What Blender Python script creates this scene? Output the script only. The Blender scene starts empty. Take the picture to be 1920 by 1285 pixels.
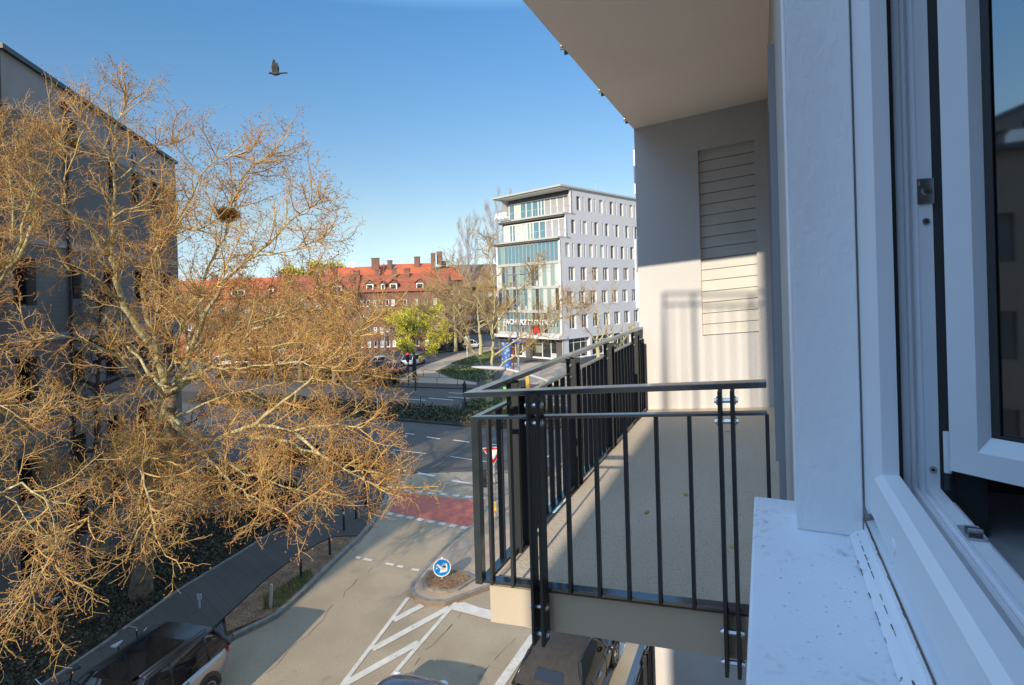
import bpy, bmesh, math, random
import numpy as np
from math import sin, cos, radians, pi, atan, sqrt
from mathutils import Vector, Matrix

# ------------------------------------------------------------------ camera, sky, sun
SC = bpy.context.scene
COL = SC.collection
EYE = 9.5                       # eye height above the street
F_PX, W_PX = 1050.0, 1920.0
cam = bpy.data.cameras.new('camera')
camo = bpy.data.objects.new('camera', cam)
COL.objects.link(camo)
cam.sensor_width = 36.0
cam.lens = F_PX / W_PX * 36.0
cam.shift_y = -(642.5 - 548.0) / W_PX
cam.clip_start, cam.clip_end = 0.02, 3000
camo.matrix_world = (Matrix.Translation((0, 0, EYE)) @ Matrix.Rotation(radians(90), 4, 'X')
                     @ Matrix.Rotation(-0.028, 4, 'Z'))
SC.camera = camo

SUN_EL, SUN_AZ = radians(23.0), radians(23.6)      # light travels towards +Y, 23.6 deg to the right
w = bpy.data.worlds.new('World'); SC.world = w; w.use_nodes = True
nt = w.node_tree
bg = nt.nodes['Background']
sky = nt.nodes.new('ShaderNodeTexSky'); sky.sky_type = 'NISHITA'; sky.sun_disc = False
sky.sun_elevation = SUN_EL; sky.sun_rotation = pi + SUN_AZ
sky.altitude = 400; sky.air_density = 1.0; sky.dust_density = 0.0; sky.ozone_density = 4.5
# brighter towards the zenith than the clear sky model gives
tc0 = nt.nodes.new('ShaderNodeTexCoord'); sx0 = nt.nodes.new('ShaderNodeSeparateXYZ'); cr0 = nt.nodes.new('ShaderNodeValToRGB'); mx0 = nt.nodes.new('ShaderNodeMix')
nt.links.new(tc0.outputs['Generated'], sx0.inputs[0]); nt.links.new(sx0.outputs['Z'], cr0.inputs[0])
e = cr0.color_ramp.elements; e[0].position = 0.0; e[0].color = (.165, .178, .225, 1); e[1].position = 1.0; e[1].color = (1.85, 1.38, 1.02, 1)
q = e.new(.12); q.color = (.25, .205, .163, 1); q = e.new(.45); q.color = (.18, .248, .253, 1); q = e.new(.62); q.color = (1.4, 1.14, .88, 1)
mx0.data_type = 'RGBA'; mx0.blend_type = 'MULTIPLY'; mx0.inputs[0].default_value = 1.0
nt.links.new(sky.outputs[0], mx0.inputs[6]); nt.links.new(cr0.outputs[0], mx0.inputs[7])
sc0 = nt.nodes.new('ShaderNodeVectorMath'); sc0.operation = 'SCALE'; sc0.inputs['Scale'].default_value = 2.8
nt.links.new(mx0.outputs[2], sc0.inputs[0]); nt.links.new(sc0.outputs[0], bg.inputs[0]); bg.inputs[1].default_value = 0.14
sl = bpy.data.lights.new('sun', 'SUN'); sl.energy = 3.15; sl.angle = radians(0.53); sl.color = (1.0, 0.88, 0.70)
so = bpy.data.objects.new('sun', sl); COL.objects.link(so)
sdir = Vector((cos(SUN_EL) * sin(SUN_AZ), cos(SUN_EL) * cos(SUN_AZ), -sin(SUN_EL)))
so.rotation_euler = sdir.to_track_quat('-Z', 'Y').to_euler(); so.location = (-20, -20, 40)
SC.view_settings.view_transform = 'Standard'; SC.view_settings.look = 'None'
SC.view_settings.exposure = 0.92; SC.view_settings.gamma = 1.0
SC.render.engine = 'CYCLES'
SC.cycles.max_bounces = 6; SC.cycles.diffuse_bounces = 3; SC.cycles.glossy_bounces = 3
SC.cycles.transmission_bounces = 4; SC.cycles.transparent_max_bounces = 6

rng = np.random.default_rng(7)
random.seed(5)

# ------------------------------------------------------------------ materials
def mat(name, col, rough=0.7, col2=None, scale=4.0, bump=0.0, bscale=None, metal=0.0, spec=0.5,
        detail=6.0, stretch=None, mixpos=(0.35, 0.65), coat=0.0):
    m = bpy.data.materials.new(name); m.use_nodes = True
    n, l = m.node_tree.nodes, m.node_tree.links
    b = n['Principled BSDF']
    b.inputs['Base Color'].default_value = (*col, 1); b.inputs['Roughness'].default_value = rough
    b.inputs['Metallic'].default_value = metal; b.inputs['Specular IOR Level'].default_value = spec
    b.inputs['Coat Weight'].default_value = coat
    if col2 is not None or bump:
        tc = n.new('ShaderNodeTexCoord'); src = tc.outputs['Object']
        if stretch:
            mp = n.new('ShaderNodeMapping'); mp.inputs['Scale'].default_value = stretch
            l.new(src, mp.inputs[0]); src = mp.outputs[0]
    if col2 is not None:
        t = n.new('ShaderNodeTexNoise'); t.inputs['Scale'].default_value = scale; t.inputs['Detail'].default_value = detail
        l.new(src, t.inputs['Vector'])
        r = n.new('ShaderNodeValToRGB')
        r.color_ramp.elements[0].position = mixpos[0]; r.color_ramp.elements[1].position = mixpos[1]
        r.color_ramp.elements[0].color = (*col, 1); r.color_ramp.elements[1].color = (*col2, 1)
        l.new(t.outputs['Fac'], r.inputs[0]); l.new(r.outputs[0], b.inputs['Base Color'])
    if bump:
        t2 = n.new('ShaderNodeTexNoise'); t2.inputs['Scale'].default_value = bscale or scale * 6
        t2.inputs['Detail'].default_value = 4
        l.new(src, t2.inputs['Vector'])
        bp = n.new('ShaderNodeBump'); bp.inputs['Strength'].default_value = bump; bp.inputs['Distance'].default_value = 0.02
        l.new(t2.outputs['Fac'], bp.inputs['Height']); l.new(bp.outputs[0], b.inputs['Normal'])
    return m

def speckle(m, col, scale, lo, hi, big=None):
    """small specks of dirt / aggregate mixed into a material's base colour"""
    n, l = m.node_tree.nodes, m.node_tree.links
    b = n['Principled BSDF']
    tc = n.new('ShaderNodeTexCoord')
    t = n.new('ShaderNodeTexNoise'); t.inputs['Scale'].default_value = scale; t.inputs['Detail'].default_value = 3
    l.new(tc.outputs['Object'], t.inputs['Vector'])
    r = n.new('ShaderNodeValToRGB'); r.color_ramp.elements[0].position = lo; r.color_ramp.elements[1].position = hi
    l.new(t.outputs['Fac'], r.inputs[0])
    fac = r.outputs[0]
    if big:
        t3 = n.new('ShaderNodeTexNoise'); t3.inputs['Scale'].default_value = big; t3.inputs['Detail'].default_value = 2
        l.new(tc.outputs['Object'], t3.inputs['Vector'])
        r3 = n.new('ShaderNodeValToRGB'); r3.color_ramp.elements[0].position = .45; r3.color_ramp.elements[1].position = .62
        l.new(t3.outputs['Fac'], r3.inputs[0])
        mu = n.new('ShaderNodeMath'); mu.operation = 'MULTIPLY'
        l.new(fac, mu.inputs[0]); l.new(r3.outputs[0], mu.inputs[1]); fac = mu.outputs[0]
    mx = n.new('ShaderNodeMix'); mx.data_type = 'RGBA'
    ins = b.inputs['Base Color']
    if ins.links: l.new(ins.links[0].from_socket, mx.inputs[6])
    else: mx.inputs[6].default_value = ins.default_value
    mx.inputs[7].default_value = (*col, 1)
    l.new(fac, mx.inputs[0]); l.new(mx.outputs[2], ins)
    return m

def brick_mat(name, c1, c2, mortar, bw=0.25, bh=0.075, rough=0.85, msize=0.012):
    m = bpy.data.materials.new(name); m.use_nodes = True
    n, l = m.node_tree.nodes, m.node_tree.links; b = n['Principled BSDF']; b.inputs['Roughness'].default_value = rough
    tc = n.new('ShaderNodeTexCoord'); sp = n.new('ShaderNodeSeparateXYZ'); l.new(tc.outputs['Object'], sp.inputs[0])
    ad = n.new('ShaderNodeMath'); l.new(sp.outputs[0], ad.inputs[0]); l.new(sp.outputs[1], ad.inputs[1])
    cb = n.new('ShaderNodeCombineXYZ'); l.new(ad.outputs[0], cb.inputs[0]); l.new(sp.outputs[2], cb.inputs[1])
    br = n.new('ShaderNodeTexBrick'); br.inputs['Scale'].default_value = 1.0
    br.inputs['Brick Width'].default_value = bw; br.inputs['Row Height'].default_value = bh
    br.inputs['Mortar Size'].default_value = msize; br.inputs['Color1'].default_value = (*c1, 1)
    br.inputs['Color2'].default_value = (*c2, 1); br.inputs['Mortar'].default_value = (*mortar, 1)
    l.new(cb.outputs[0], br.inputs['Vector'])
    t = n.new('ShaderNodeTexNoise'); t.inputs['Scale'].default_value = .8; t.inputs['Detail'].default_value = 5
    l.new(tc.outputs['Object'], t.inputs['Vector'])
    hs = n.new('ShaderNodeMapRange'); hs.inputs[3].default_value = .7; hs.inputs[4].default_value = 1.25
    l.new(t.outputs['Fac'], hs.inputs[0])
    mu = n.new('ShaderNodeVectorMath'); mu.operation = 'SCALE'
    l.new(br.outputs['Color'], mu.inputs[0]); l.new(hs.outputs[0], mu.inputs['Scale']); l.new(mu.outputs[0], b.inputs['Base Color'])
    return m

def glass_mat(name, col, rough=0.03, spec=1.0, ior=1.7):
    m = bpy.data.materials.new(name); m.use_nodes = True
    b = m.node_tree.nodes['Principled BSDF']
    b.inputs['Base Color'].default_value = (*col, 1); b.inputs['Roughness'].default_value = rough
    b.inputs['Specular IOR Level'].default_value = spec; b.inputs['IOR'].default_value = ior
    return m

M = {}
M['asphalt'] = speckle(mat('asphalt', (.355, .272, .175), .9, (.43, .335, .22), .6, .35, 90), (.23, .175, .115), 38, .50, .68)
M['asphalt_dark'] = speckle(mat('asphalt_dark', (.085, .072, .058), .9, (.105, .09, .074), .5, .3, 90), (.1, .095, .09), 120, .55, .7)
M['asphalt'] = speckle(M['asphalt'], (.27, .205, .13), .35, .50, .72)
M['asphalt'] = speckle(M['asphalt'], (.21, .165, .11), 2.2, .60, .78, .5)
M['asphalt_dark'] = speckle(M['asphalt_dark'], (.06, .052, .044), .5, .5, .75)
M['tar'] = mat('tar_seam', (.06, .05, .045), .8)
M['paint'] = speckle(mat('road_paint', (.68, .62, .52), .75, (.58, .52, .43), 3, .1), (.40, .33, .25), 25, .52, .66, 2)
M['red_paint'] = mat('cycle_red', (.55, .15, .095), .85, (.47, .125, .08), 3, .2, 80)
M['paving'] = brick_mat('paving', (.075, .062, .048), (.085, .071, .056), (.045, .038, .03), .5, .5, .9, .01)
M['tan'] = speckle(mat('tan_gravel', (.42, .30, .20), .95, (.48, .36, .25), 1.5, .3, 60), (.22, .16, .11), 70, .5, .7)
M['kerb'] = mat('kerb_stone', (.19, .17, .14), .85, (.27, .24, .20), 5, .2)
M['cobble'] = brick_mat('cobble', (.10, .095, .09), (.13, .12, .115), (.04, .04, .035), .12, .12, .9, .02)
M['earth'] = speckle(mat('earth', (.20, .105, .05), .98, (.36, .20, .095), 2.5, .6, 30), (.08, .055, .035), 25, .5, .6)
M['dark_earth'] = mat('dark_earth', (.035, .028, .02), .98, (.07, .05, .03), 3, .6, 25)
M['lawn'] = mat('lawn', (.07, .085, .03), .95, (.11, .12, .04), 2, .5, 40)
M['grass'] = mat('grass_blade', (.13, .17, .045), .8, (.20, .20, .07), 6)
M['ivy'] = mat('ivy_leaf', (.035, .045, .02), .6, (.09, .06, .03), 3)
M['ground'] = mat('ground', (.11, .10, .085), .95, (.15, .135, .115), .15)
M['plaster'] = mat('wall_plaster', (.535, .515, .50), .9, (.505, .485, .47), 1.3, .25, 120)
M['white_plaster'] = mat('painted_reveal', (.86, .86, .87), .6, (.82, .82, .83), 2, .0)
M['soffit'] = mat('soffit', (.93, .84, .75), .95, (.88, .79, .70), .9, .1, 80)
M['deck'] = speckle(mat('deck_concrete', (.50, .41, .30), .95, (.56, .46, .345), 1.2, .3, 60), (.24, .21, .17), 130, .56, .72)
M['fascia'] = mat('fascia', (.46, .385, .29), .8, (.42, .35, .265), 1.5, .1, 60)
M['anthracite'] = mat('anthracite_paint', (.022, .025, .028), .42, spec=.5)
M['rail_top'] = mat('rail_paint', (.028, .034, .038), .13, (.02, .025, .028), 12, spec=.8)
M['rail_top'].node_tree.nodes['Principled BSDF'].inputs['IOR'].default_value = 1.75
M['steel'] = mat('steel', (.55, .55, .56), .28, metal=1.0)
M['pvc'] = speckle(mat('white_frame', (.84, .86, .89), .38, (.80, .82, .86), 3, spec=.5), (.12, .08, .06), 45, .64, .70, 3)
M['pvc_clean'] = mat('white_frame_clean', (.84, .86, .89), .35, (.81, .83, .87), 2, spec=.5)
M['gasket'] = mat('gasket', (.035, .035, .037), .6)
M['groove'] = mat('groove_grime', (.11, .075, .05), .9, (.20, .16, .13), 14)
M['sill'] = speckle(mat('sill_paint', (.82, .86, .91), .5, (.75, .79, .85), 3, .12, 90), (.34, .30, .26), 34, .54, .74, 3)
M['sill'] = speckle(M['sill'], (.22, .17, .13), 75, .665, .73, 2.2)
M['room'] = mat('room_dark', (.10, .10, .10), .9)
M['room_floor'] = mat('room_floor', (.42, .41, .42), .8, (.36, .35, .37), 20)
M['glass'] = glass_mat('window_glass', (.012, .013, .015), ior=2.8)
M['glass_blue'] = glass_mat('blue_glass', (.10, .20, .24), .06, .9)
M['glass_green'] = glass_mat('green_glass', (.23, .30, .25), .08, .8)
M['glass_shade'] = glass_mat('shaded_glass', (.012, .012, .013), .15, .15, 1.3)
M['glass_dark'] = glass_mat('dark_glass', (.035, .04, .04), .06, .9)
M['curtain'] = glass_mat('curtained_glass', (.50, .52, .46), .15, .7)
M['blind'] = mat('outer_blind', (.34, .325, .33), .7, (.32, .305, .31), 2)
M['office_white'] = mat('office_render', (.60, .575, .565), .9, (.57, .545, .535), .5)
M['office_trim'] = mat('office_trim', (.74, .72, .68), .7)
M['slab_edge'] = mat('slab_edge', (.42, .42, .37), .7)
M['mullion'] = mat('mullion', (.42, .44, .42), .5)
M['dark_panel'] = mat('dark_panel', (.10, .085, .085), .7)
M['win_dark'] = mat('shade_blind', (.12, .115, .125), .5, (.09, .085, .095), 2)
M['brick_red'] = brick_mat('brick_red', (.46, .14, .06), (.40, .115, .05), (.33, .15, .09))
M['brick_dark'] = brick_mat('brick_dark', (.19, .07, .045), (.155, .058, .038), (.19, .13, .1))  # dark brick; on the shaded wing its shade is put into this colour
M['brick_brown'] = brick_mat('brick_brown', (.24, .14, .085), (.20, .12, .07), (.19, .14, .1))
M['tile_red'] = mat('roof_tiles', (.50, .115, .04), .8, (.38, .085, .035), .6, .5, 9, stretch=(1, 1, 4))
M['tile_brown'] = mat('roof_tiles_old', (.34, .095, .045), .85, (.25, .07, .035), .5, .5, 9, stretch=(1, 1, 4))
M['tile_tan'] = mat('roof_tiles_tan', (.26, .16, .09), .85, (.21, .13, .075), .5)
M['white_win'] = mat('white_window', (.78, .77, .74), .5)
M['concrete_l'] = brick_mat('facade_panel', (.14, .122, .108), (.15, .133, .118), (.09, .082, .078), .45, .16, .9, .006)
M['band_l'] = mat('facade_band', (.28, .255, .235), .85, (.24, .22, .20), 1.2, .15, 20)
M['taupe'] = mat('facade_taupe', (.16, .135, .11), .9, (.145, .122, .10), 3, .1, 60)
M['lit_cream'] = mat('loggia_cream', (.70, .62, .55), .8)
M['dark_metal'] = mat('dark_metal', (.03, .03, .033), .5)
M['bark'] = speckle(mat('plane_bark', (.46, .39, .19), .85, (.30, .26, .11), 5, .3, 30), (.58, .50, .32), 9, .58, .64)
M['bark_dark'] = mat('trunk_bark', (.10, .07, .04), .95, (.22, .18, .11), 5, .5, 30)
M['twig'] = mat('twig_bark', (.56, .36, .115), .8, (.40, .21, .06), 1.5)
M['seed'] = mat('seed_ball', (.44, .18, .055), .9, (.26, .10, .035), 1.5)
M['twig_far'] = mat('twig_far', (.44, .30, .13), .9, (.34, .22, .10), .6)
M['twig_grey'] = mat('twig_grey', (.42, .37, .35), .9)
M['twig_dark'] = mat('twig_dark', (.08, .05, .04), .9)
M['leaf_yellow'] = mat('spring_leaf', (.66, .58, .05), .7, (.46, .42, .05), .7)
M['hedge_leaf'] = mat('hedge_leaf', (.04, .05, .018), .7, (.075, .07, .03), 2)
M['sign_blue'] = mat('sign_blue', (.0, .22, .62), .35)
M['sign_white'] = mat('sign_white', (.82, .82, .8), .4, (.7, .68, .64), 30)
M['sign_red'] = mat('sign_red', (.6, .03, .02), .4)
M['zinc'] = mat('zinc_pole', (.42, .41, .40), .5, (.36, .35, .35), 6, metal=.3)
M['lamp_grey'] = mat('lamp_grey', (.44, .42, .41), .5)
M['bin_red'] = mat('bin_red', (.30, .035, .03), .5, (.22, .03, .03), 3)
M['wood'] = mat('stake_wood', (.50, .42, .33), .9)
M['tyre'] = mat('tyre', (.02, .02, .02), .85)
M['rim'] = mat('rim', (.35, .35, .36), .3, metal=.9)
M['car_silver'] = mat('car_silver', (.42, .40, .38), .3, metal=.7, coat=.6)
M['car_black'] = mat('car_black', (.010, .010, .011), .32, coat=.25)
M['car_brown'] = mat('car_charcoal', (.022, .02, .019), .3, metal=.3, coat=.5)
M['car_blue'] = mat('car_blue', (.05, .09, .17), .25, metal=.5, coat=1.0)
M['car_white'] = mat('car_white', (.75, .75, .73), .3, coat=.8)
M['car_mint'] = mat('car_mint', (.50, .66, .58), .35, coat=.6)
M['car_red'] = mat('car_red', (.25, .02, .02), .3, coat=.8)
M['car_glass'] = glass_mat('car_glass', (.010, .010, .011), .04, .5, 1.5)
M['tail_red'] = mat('tail_red', (.5, .02, .015), .2)
M['lens'] = mat('lamp_lens', (.7, .7, .68), .15)
M['sticker'] = mat('paper_sticker', (.45, .62, .46), .7, (.62, .66, .55), 14)
M['skin'] = mat('skin', (.5, .32, .24), .6)
M['jacket'] = mat('yellow_jacket', (.65, .40, .03), .8)
M['soft_top'] = mat('soft_top', (.026, .022, .02), .85, (.036, .031, .028), 8, .2, 60)
M['cloth_dark'] = mat('dark_cloth', (.025, .025, .03), .9)
M['hair'] = mat('hair', (.04, .03, .02), .8)
M['feather'] = mat('feather', (.02, .018, .018), .8, (.05, .045, .04), 12)
M['blue_board'] = mat('blue_board', (.04, .12, .36), .5, (.35, .38, .40), 3.0, mixpos=(.55, .6))
M['shop_blue'] = mat('shop_blue', (.02, .06, .55), .4)
M['green_box'] = mat('green_panel', (.12, .7, .05), .5)
M['orange_box'] = mat('orange_panel', (.8, .25, .03), .5, (.7, .6, .1), 8)
def emit(name, col, s):
    m = bpy.data.materials.new(name); m.use_nodes = True
    b = m.node_tree.nodes['Principled BSDF']; b.inputs['Base Color'].default_value = (*col, 1)
    b.inputs['Emission Color'].default_value = (*col, 1); b.inputs['Emission Strength'].default_value = s
    return m
M['red_light'] = emit('red_signal', (1, .02, .01), 3.0)

# ------------------------------------------------------------------ helpers
class MB:
    def __init__(s): s.v = []; s.f = []; s.m = []; s.mats = []; s.cur = 0
    def use(s, m):
        m = M[m] if isinstance(m, str) else m
        if m not in s.mats: s.mats.append(m)
        s.cur = s.mats.index(m); return s
    def add(s, vs, fs):
        o = len(s.v); s.v += [tuple(p) for p in vs]; s.f += [tuple(i + o for i in f) for f in fs]; s.m += [s.cur] * len(fs)
        return s
    def box(s, x0, x1, y0, y1, z0, z1):
        v = [(x, y, z) for z in (z0, z1) for x, y in ((x0, y0), (x1, y0), (x1, y1), (x0, y1))]
        return s.add(v, [(3, 2, 1, 0), (4, 5, 6, 7), (0, 1, 5, 4), (1, 2, 6, 5), (2, 3, 7, 6), (3, 0, 4, 7)])
    def hexa(s, pts):   # 8 corner points, bottom 4 then top 4
        return s.add(pts, [(3, 2, 1, 0), (4, 5, 6, 7), (0, 1, 5, 4), (1, 2, 6, 5), (2, 3, 7, 6), (3, 0, 4, 7)])
    def prism(s, poly, z0, z1, top=True):
        n = len(poly); v = [(x, y, z0) for x, y in poly] + [(x, y, z1) for x, y in poly]
        f = [tuple(range(n - 1, -1, -1)), tuple(range(n, 2 * n))] + [(i, (i + 1) % n, n + (i + 1) % n, n + i) for i in range(n)]
        return s.add(v, f)
    def sheet(s, poly, z): return s.add([(x, y, z) for x, y in poly], [tuple(range(len(poly)))])
    def tube(s, pts, r, k=8, cap=True):
        pts = [Vector(p) for p in pts]; n = len(pts); rs = r if hasattr(r, '__len__') else [r] * n
        up = Vector((0, 0, 1)); vs = []
        for i, p in enumerate(pts):
            t = (pts[min(i + 1, n - 1)] - pts[max(i - 1, 0)]).normalized()
            a = t.cross(up if abs(t.z) < .95 else Vector((1, 0, 0))).normalized(); b = t.cross(a)
            vs += [p + (a * cos(2 * pi * j / k) + b * sin(2 * pi * j / k)) * rs[i] for j in range(k)]
        fs = [(i * k + j, i * k + (j + 1) % k, (i + 1) * k + (j + 1) % k, (i + 1) * k + j) for i in range(n - 1) for j in range(k)]
        if cap: fs += [tuple(range(k - 1, -1, -1)), tuple((n - 1) * k + j for j in range(k))]
        return s.add(vs, fs)
    def disc(s, c, nrm, r, t=.01, k=24, r2=0):   # thick disc or ring facing nrm
        c = Vector(c); nrm = Vector(nrm).normalized()
        a = nrm.cross(Vector((0, 0, 1)) if abs(nrm.z) < .9 else Vector((1, 0, 0))).normalized(); b = nrm.cross(a)
        ring = lambda rr, o: [c + nrm * o + (a * cos(2 * pi * j / k) + b * sin(2 * pi * j / k)) * rr for j in range(k)]
        if not r2:
            return s.add(ring(r, -t / 2) + ring(r, t / 2), [tuple(range(k)), tuple(range(2 * k - 1, k - 1, -1))]
                         + [(j, k + j, k + (j + 1) % k, (j + 1) % k) for j in range(k)])
        vs = ring(r, -t / 2) + ring(r, t / 2) + ring(r2, -t / 2) + ring(r2, t / 2)
        fs = []
        for j in range(k):
            q = (j + 1) % k
            fs += [(j, k + j, k + q, q), (k + j, 3 * k + j, 3 * k + q, k + q), (2 * k + j, 2 * k + q, 3 * k + q, 3 * k + j), (j, q, 2 * k + q, 2 * k + j)]
        return s.add(vs, fs)
    def ball(s, c, r, seg=10, rings=6, sc=(1, 1, 1)):
        vs = [(c[0], c[1], c[2] - r * sc[2])]; 
        for i in range(1, rings):
            a = -pi / 2 + pi * i / rings
            vs += [(c[0] + r * sc[0] * cos(a) * cos(2 * pi * j / seg), c[1] + r * sc[1] * cos(a) * sin(2 * pi * j / seg), c[2] + r * sc[2] * sin(a)) for j in range(seg)]
        vs.append((c[0], c[1], c[2] + r * sc[2])); fs = []
        for j in range(seg):
            q = (j + 1) % seg; fs.append((0, 1 + q, 1 + j)); fs.append((len(vs) - 1, 1 + (rings - 2) * seg + j, 1 + (rings - 2) * seg + q))
            for i in range(rings - 2): fs.append((1 + i * seg + j, 1 + i * seg + q, 1 + (i + 1) * seg + q, 1 + (i + 1) * seg + j))
        return s.add(vs, fs)
    def xf(s, fn): s.v = [tuple(fn(*p)) for p in s.v]; return s
    def build(s, name, parent=None, smooth=False, bevel=0, sub=0, auto=False):
        me = bpy.data.meshes.new(name); me.from_pydata(s.v, [], s.f)
        for m in s.mats: me.materials.append(m)
        me.polygons.foreach_set('material_index', s.m)
        if smooth: me.polygons.foreach_set('use_smooth', [True] * len(s.f))
        me.update()
        bm = bmesh.new(); bm.from_mesh(me); bmesh.ops.recalc_face_normals(bm, faces=bm.faces); bm.to_mesh(me); bm.free()
        o = bpy.data.objects.new(name, me); COL.objects.link(o); o.parent = parent
        if bevel:
            b = o.modifiers.new('b', 'BEVEL'); b.width = bevel; b.segments = 2; b.limit_method = 'ANGLE'
        if sub:
            b = o.modifiers.new('s', 'SUBSURF'); b.levels = sub; b.render_levels = sub
        return o

def mb(m): return MB().use(m)

def tag(o, label=None, cat=None, group=None, kind=None):
    if label: o['label'] = label
    if cat: o['category'] = cat
    if group: o['group'] = group
    if kind: o['kind'] = kind
    return o

def thing(name, loc=(0, 0, 0), rz=0.0, label=None, cat=None, group=None):
    o = bpy.data.objects.new(name, None); COL.objects.link(o); o.empty_display_size = .2
    o.location = loc; o.rotation_euler = (0, 0, rz)
    return tag(o, label, cat, group)

def kids(o): return [c for c in bpy.data.objects if c.parent == o]

def dup(o, loc=None, rz=None, label=None, scale=None, parent=None):
    c = o.copy(); COL.objects.link(c); c.parent = parent
    for ch in kids(o): dup(ch, parent=c)
    if loc is not None: c.location = loc
    if rz is not None: c.rotation_euler = (0, 0, rz)
    if scale is not None: c.scale = scale if hasattr(scale, '__len__') else (scale,) * 3
    if label: c['label'] = label
    return c

def np_mesh(name, verts, faces, mats, parent=None, smooth=False, midx=None):
    verts = np.asarray(verts, np.float32).reshape(-1, 3); faces = np.asarray(faces, np.int32)
    k = faces.shape[1]; me = bpy.data.meshes.new(name)
    me.vertices.add(len(verts)); me.vertices.foreach_set('co', verts.ravel())
    me.loops.add(faces.size); me.loops.foreach_set('vertex_index', faces.ravel())
    me.polygons.add(len(faces)); me.polygons.foreach_set('loop_start', np.arange(0, faces.size, k, dtype=np.int32))
    if smooth: me.polygons.foreach_set('use_smooth', np.ones(len(faces), bool))
    for m in mats: me.materials.append(M[m])
    if midx is not None: me.polygons.foreach_set('material_index', np.asarray(midx, np.int32))
    me.update(calc_edges=True)
    o = bpy.data.objects.new(name, me); COL.objects.link(o); o.parent = parent
    return o

def text_mesh(name, txt, size, m, parent, loc, rot, depth=.02, bold=.0):
    cu = bpy.data.curves.new(name, 'FONT'); cu.body = txt; cu.size = size; cu.extrude = depth; cu.offset = bold
    cu.align_x = 'CENTER'; cu.align_y = 'CENTER'
    t = bpy.data.objects.new(name + '_src', cu); COL.objects.link(t)
    dg = bpy.context.evaluated_depsgraph_get(); dg.update()
    me = bpy.data.meshes.new_from_object(t.evaluated_get(dg)); bpy.data.objects.remove(t)
    me.materials.clear(); me.materials.append(M[m])
    o = bpy.data.objects.new(name, me); COL.objects.link(o); o.parent = parent; o.location = loc; o.rotation_euler = rot
    return o
# ------------------------------------------------------------------ ground, roads, pavements
def structure(b, name, **k): return tag(b.build(name, **k), kind='structure')
def leafmass(name, pts, size, m, parent=None, flat=.0):
    pts = np.asarray(pts, float); n = len(pts)
    a = rng.normal(size=(n, 3)); a[:, 2] *= (1 - flat); a /= np.linalg.norm(a, axis=1)[:, None]
    b = rng.normal(size=(n, 3)); b[:, 2] *= (1 - flat); b -= (a * b).sum(1)[:, None] * a; b /= np.linalg.norm(b, axis=1)[:, None]
    s = size * rng.uniform(.6, 1.4, (n, 1)); a *= s; b *= s * .7
    v = np.stack([pts - a, pts - b, pts + a, pts + b], 1)
    return np_mesh(name, v, np.arange(4 * n).reshape(n, 4), [m] if isinstance(m, str) else m, parent,
                   midx=None if isinstance(m, str) else rng.integers(0, len(m), n))
def scatter_poly(poly, n):
    P = np.array(poly); lo, hi = P.min(0), P.max(0); out = []
    pts = rng.uniform(lo, hi, (n * 4, 2)); ins = np.zeros(len(pts), bool)
    for i in range(len(P)):
        x1, y1 = P[i]; x2, y2 = P[(i + 1) % len(P)]
        c = (y1 > pts[:, 1]) != (y2 > pts[:, 1])
        with np.errstate(divide='ignore', invalid='ignore'): xx = (x2 - x1) * (pts[:, 1] - y1) / (y2 - y1) + x1
        ins ^= c & (pts[:, 0] < xx)
    return pts[ins][:n]

structure(mb('ground').box(-700, 700, -300, 1400, -1, -.02), 'ground')
LK = [(-9.6, 2), (-8.9, 8), (-8.35, 12.5), (-8.02, 15.65), (-7.24, 16.64), (-6.91, 18.1), (-6.5, 20.3), (-6.15, 22), (-6.0, 23.4), (-6.0, 25.4), (-6.25, 27.6), (-7.2, 29.7), (-9.2, 31.4), (-12, 32.8)]
avn = lambda x: 32.8 - .45 * (x + 12)          # near kerb line of the avenue
RR = [(60, 4), (30, 14), (14, 20), (6, 14), (4.5, 8), (2, 2)]
structure(mb('asphalt').sheet(LK[::1] + [(-12, 33.0), (60, 4.0 + 0), (14, 12), (6, 2)][1:], -.006), 'street') if False else None
road = LK + [(60, -.0 + 32.8 - .45 * 72 + 12), (60, -12), (4, -12), (2, 2)]
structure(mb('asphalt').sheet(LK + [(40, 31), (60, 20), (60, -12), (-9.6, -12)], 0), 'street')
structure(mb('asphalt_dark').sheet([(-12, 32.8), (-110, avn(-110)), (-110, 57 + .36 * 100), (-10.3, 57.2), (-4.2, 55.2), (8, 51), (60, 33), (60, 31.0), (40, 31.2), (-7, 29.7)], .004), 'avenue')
far_road = [(-14, 58), (-30, 64.5), (-46, 88), (-36, 92), (-22, 80), (-13, 100), (-7, 100), (-12, 80)]
structure(mb('asphalt_dark').sheet([(-13.5, 58.6), (-31, 64.4), (-60, 84), (-60, 90), (-14, 90), (-6, 99), (-3, 97), (-11, 78)], .006), 'side_road')

# pavement left of the street, verge, parking bay
inner = [(-8.3, 27.6), (-9.54, 23.46), (-10.31, 20.67), (-11.07, 18.0), (-11.46, 15.45), (-11.74, 14.0), (-12.4, 10), (-13.4, 2)]
verge_in = [(-6.6, 22.6), (-7.2, 22.0), (-7.64, 21.51), (-8.09, 20.54), (-8.53, 18.86), (-8.8, 16.58), (-9.15, 14), (-9.9, 9), (-10.6, 2)]
pave = LK[9:][::-1][0:0]
structure(mb('paving').prism([(-13.4, 2), (-12.4, 10), (-11.74, 14.0), (-11.46, 15.45), (-11.07, 18.0), (-10.31, 20.67), (-9.54, 23.46), (-10.6, 28.6), (-13, 31.0), (-12.2, 32.6), (-9.25, 31.2), (-7.32, 29.6), (-6.4, 27.6), (-6.15, 25.4), (-6.15, 23.4), (-6.3, 22.0)] + verge_in[1:][::1], -.01, .12), 'pavement')
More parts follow.
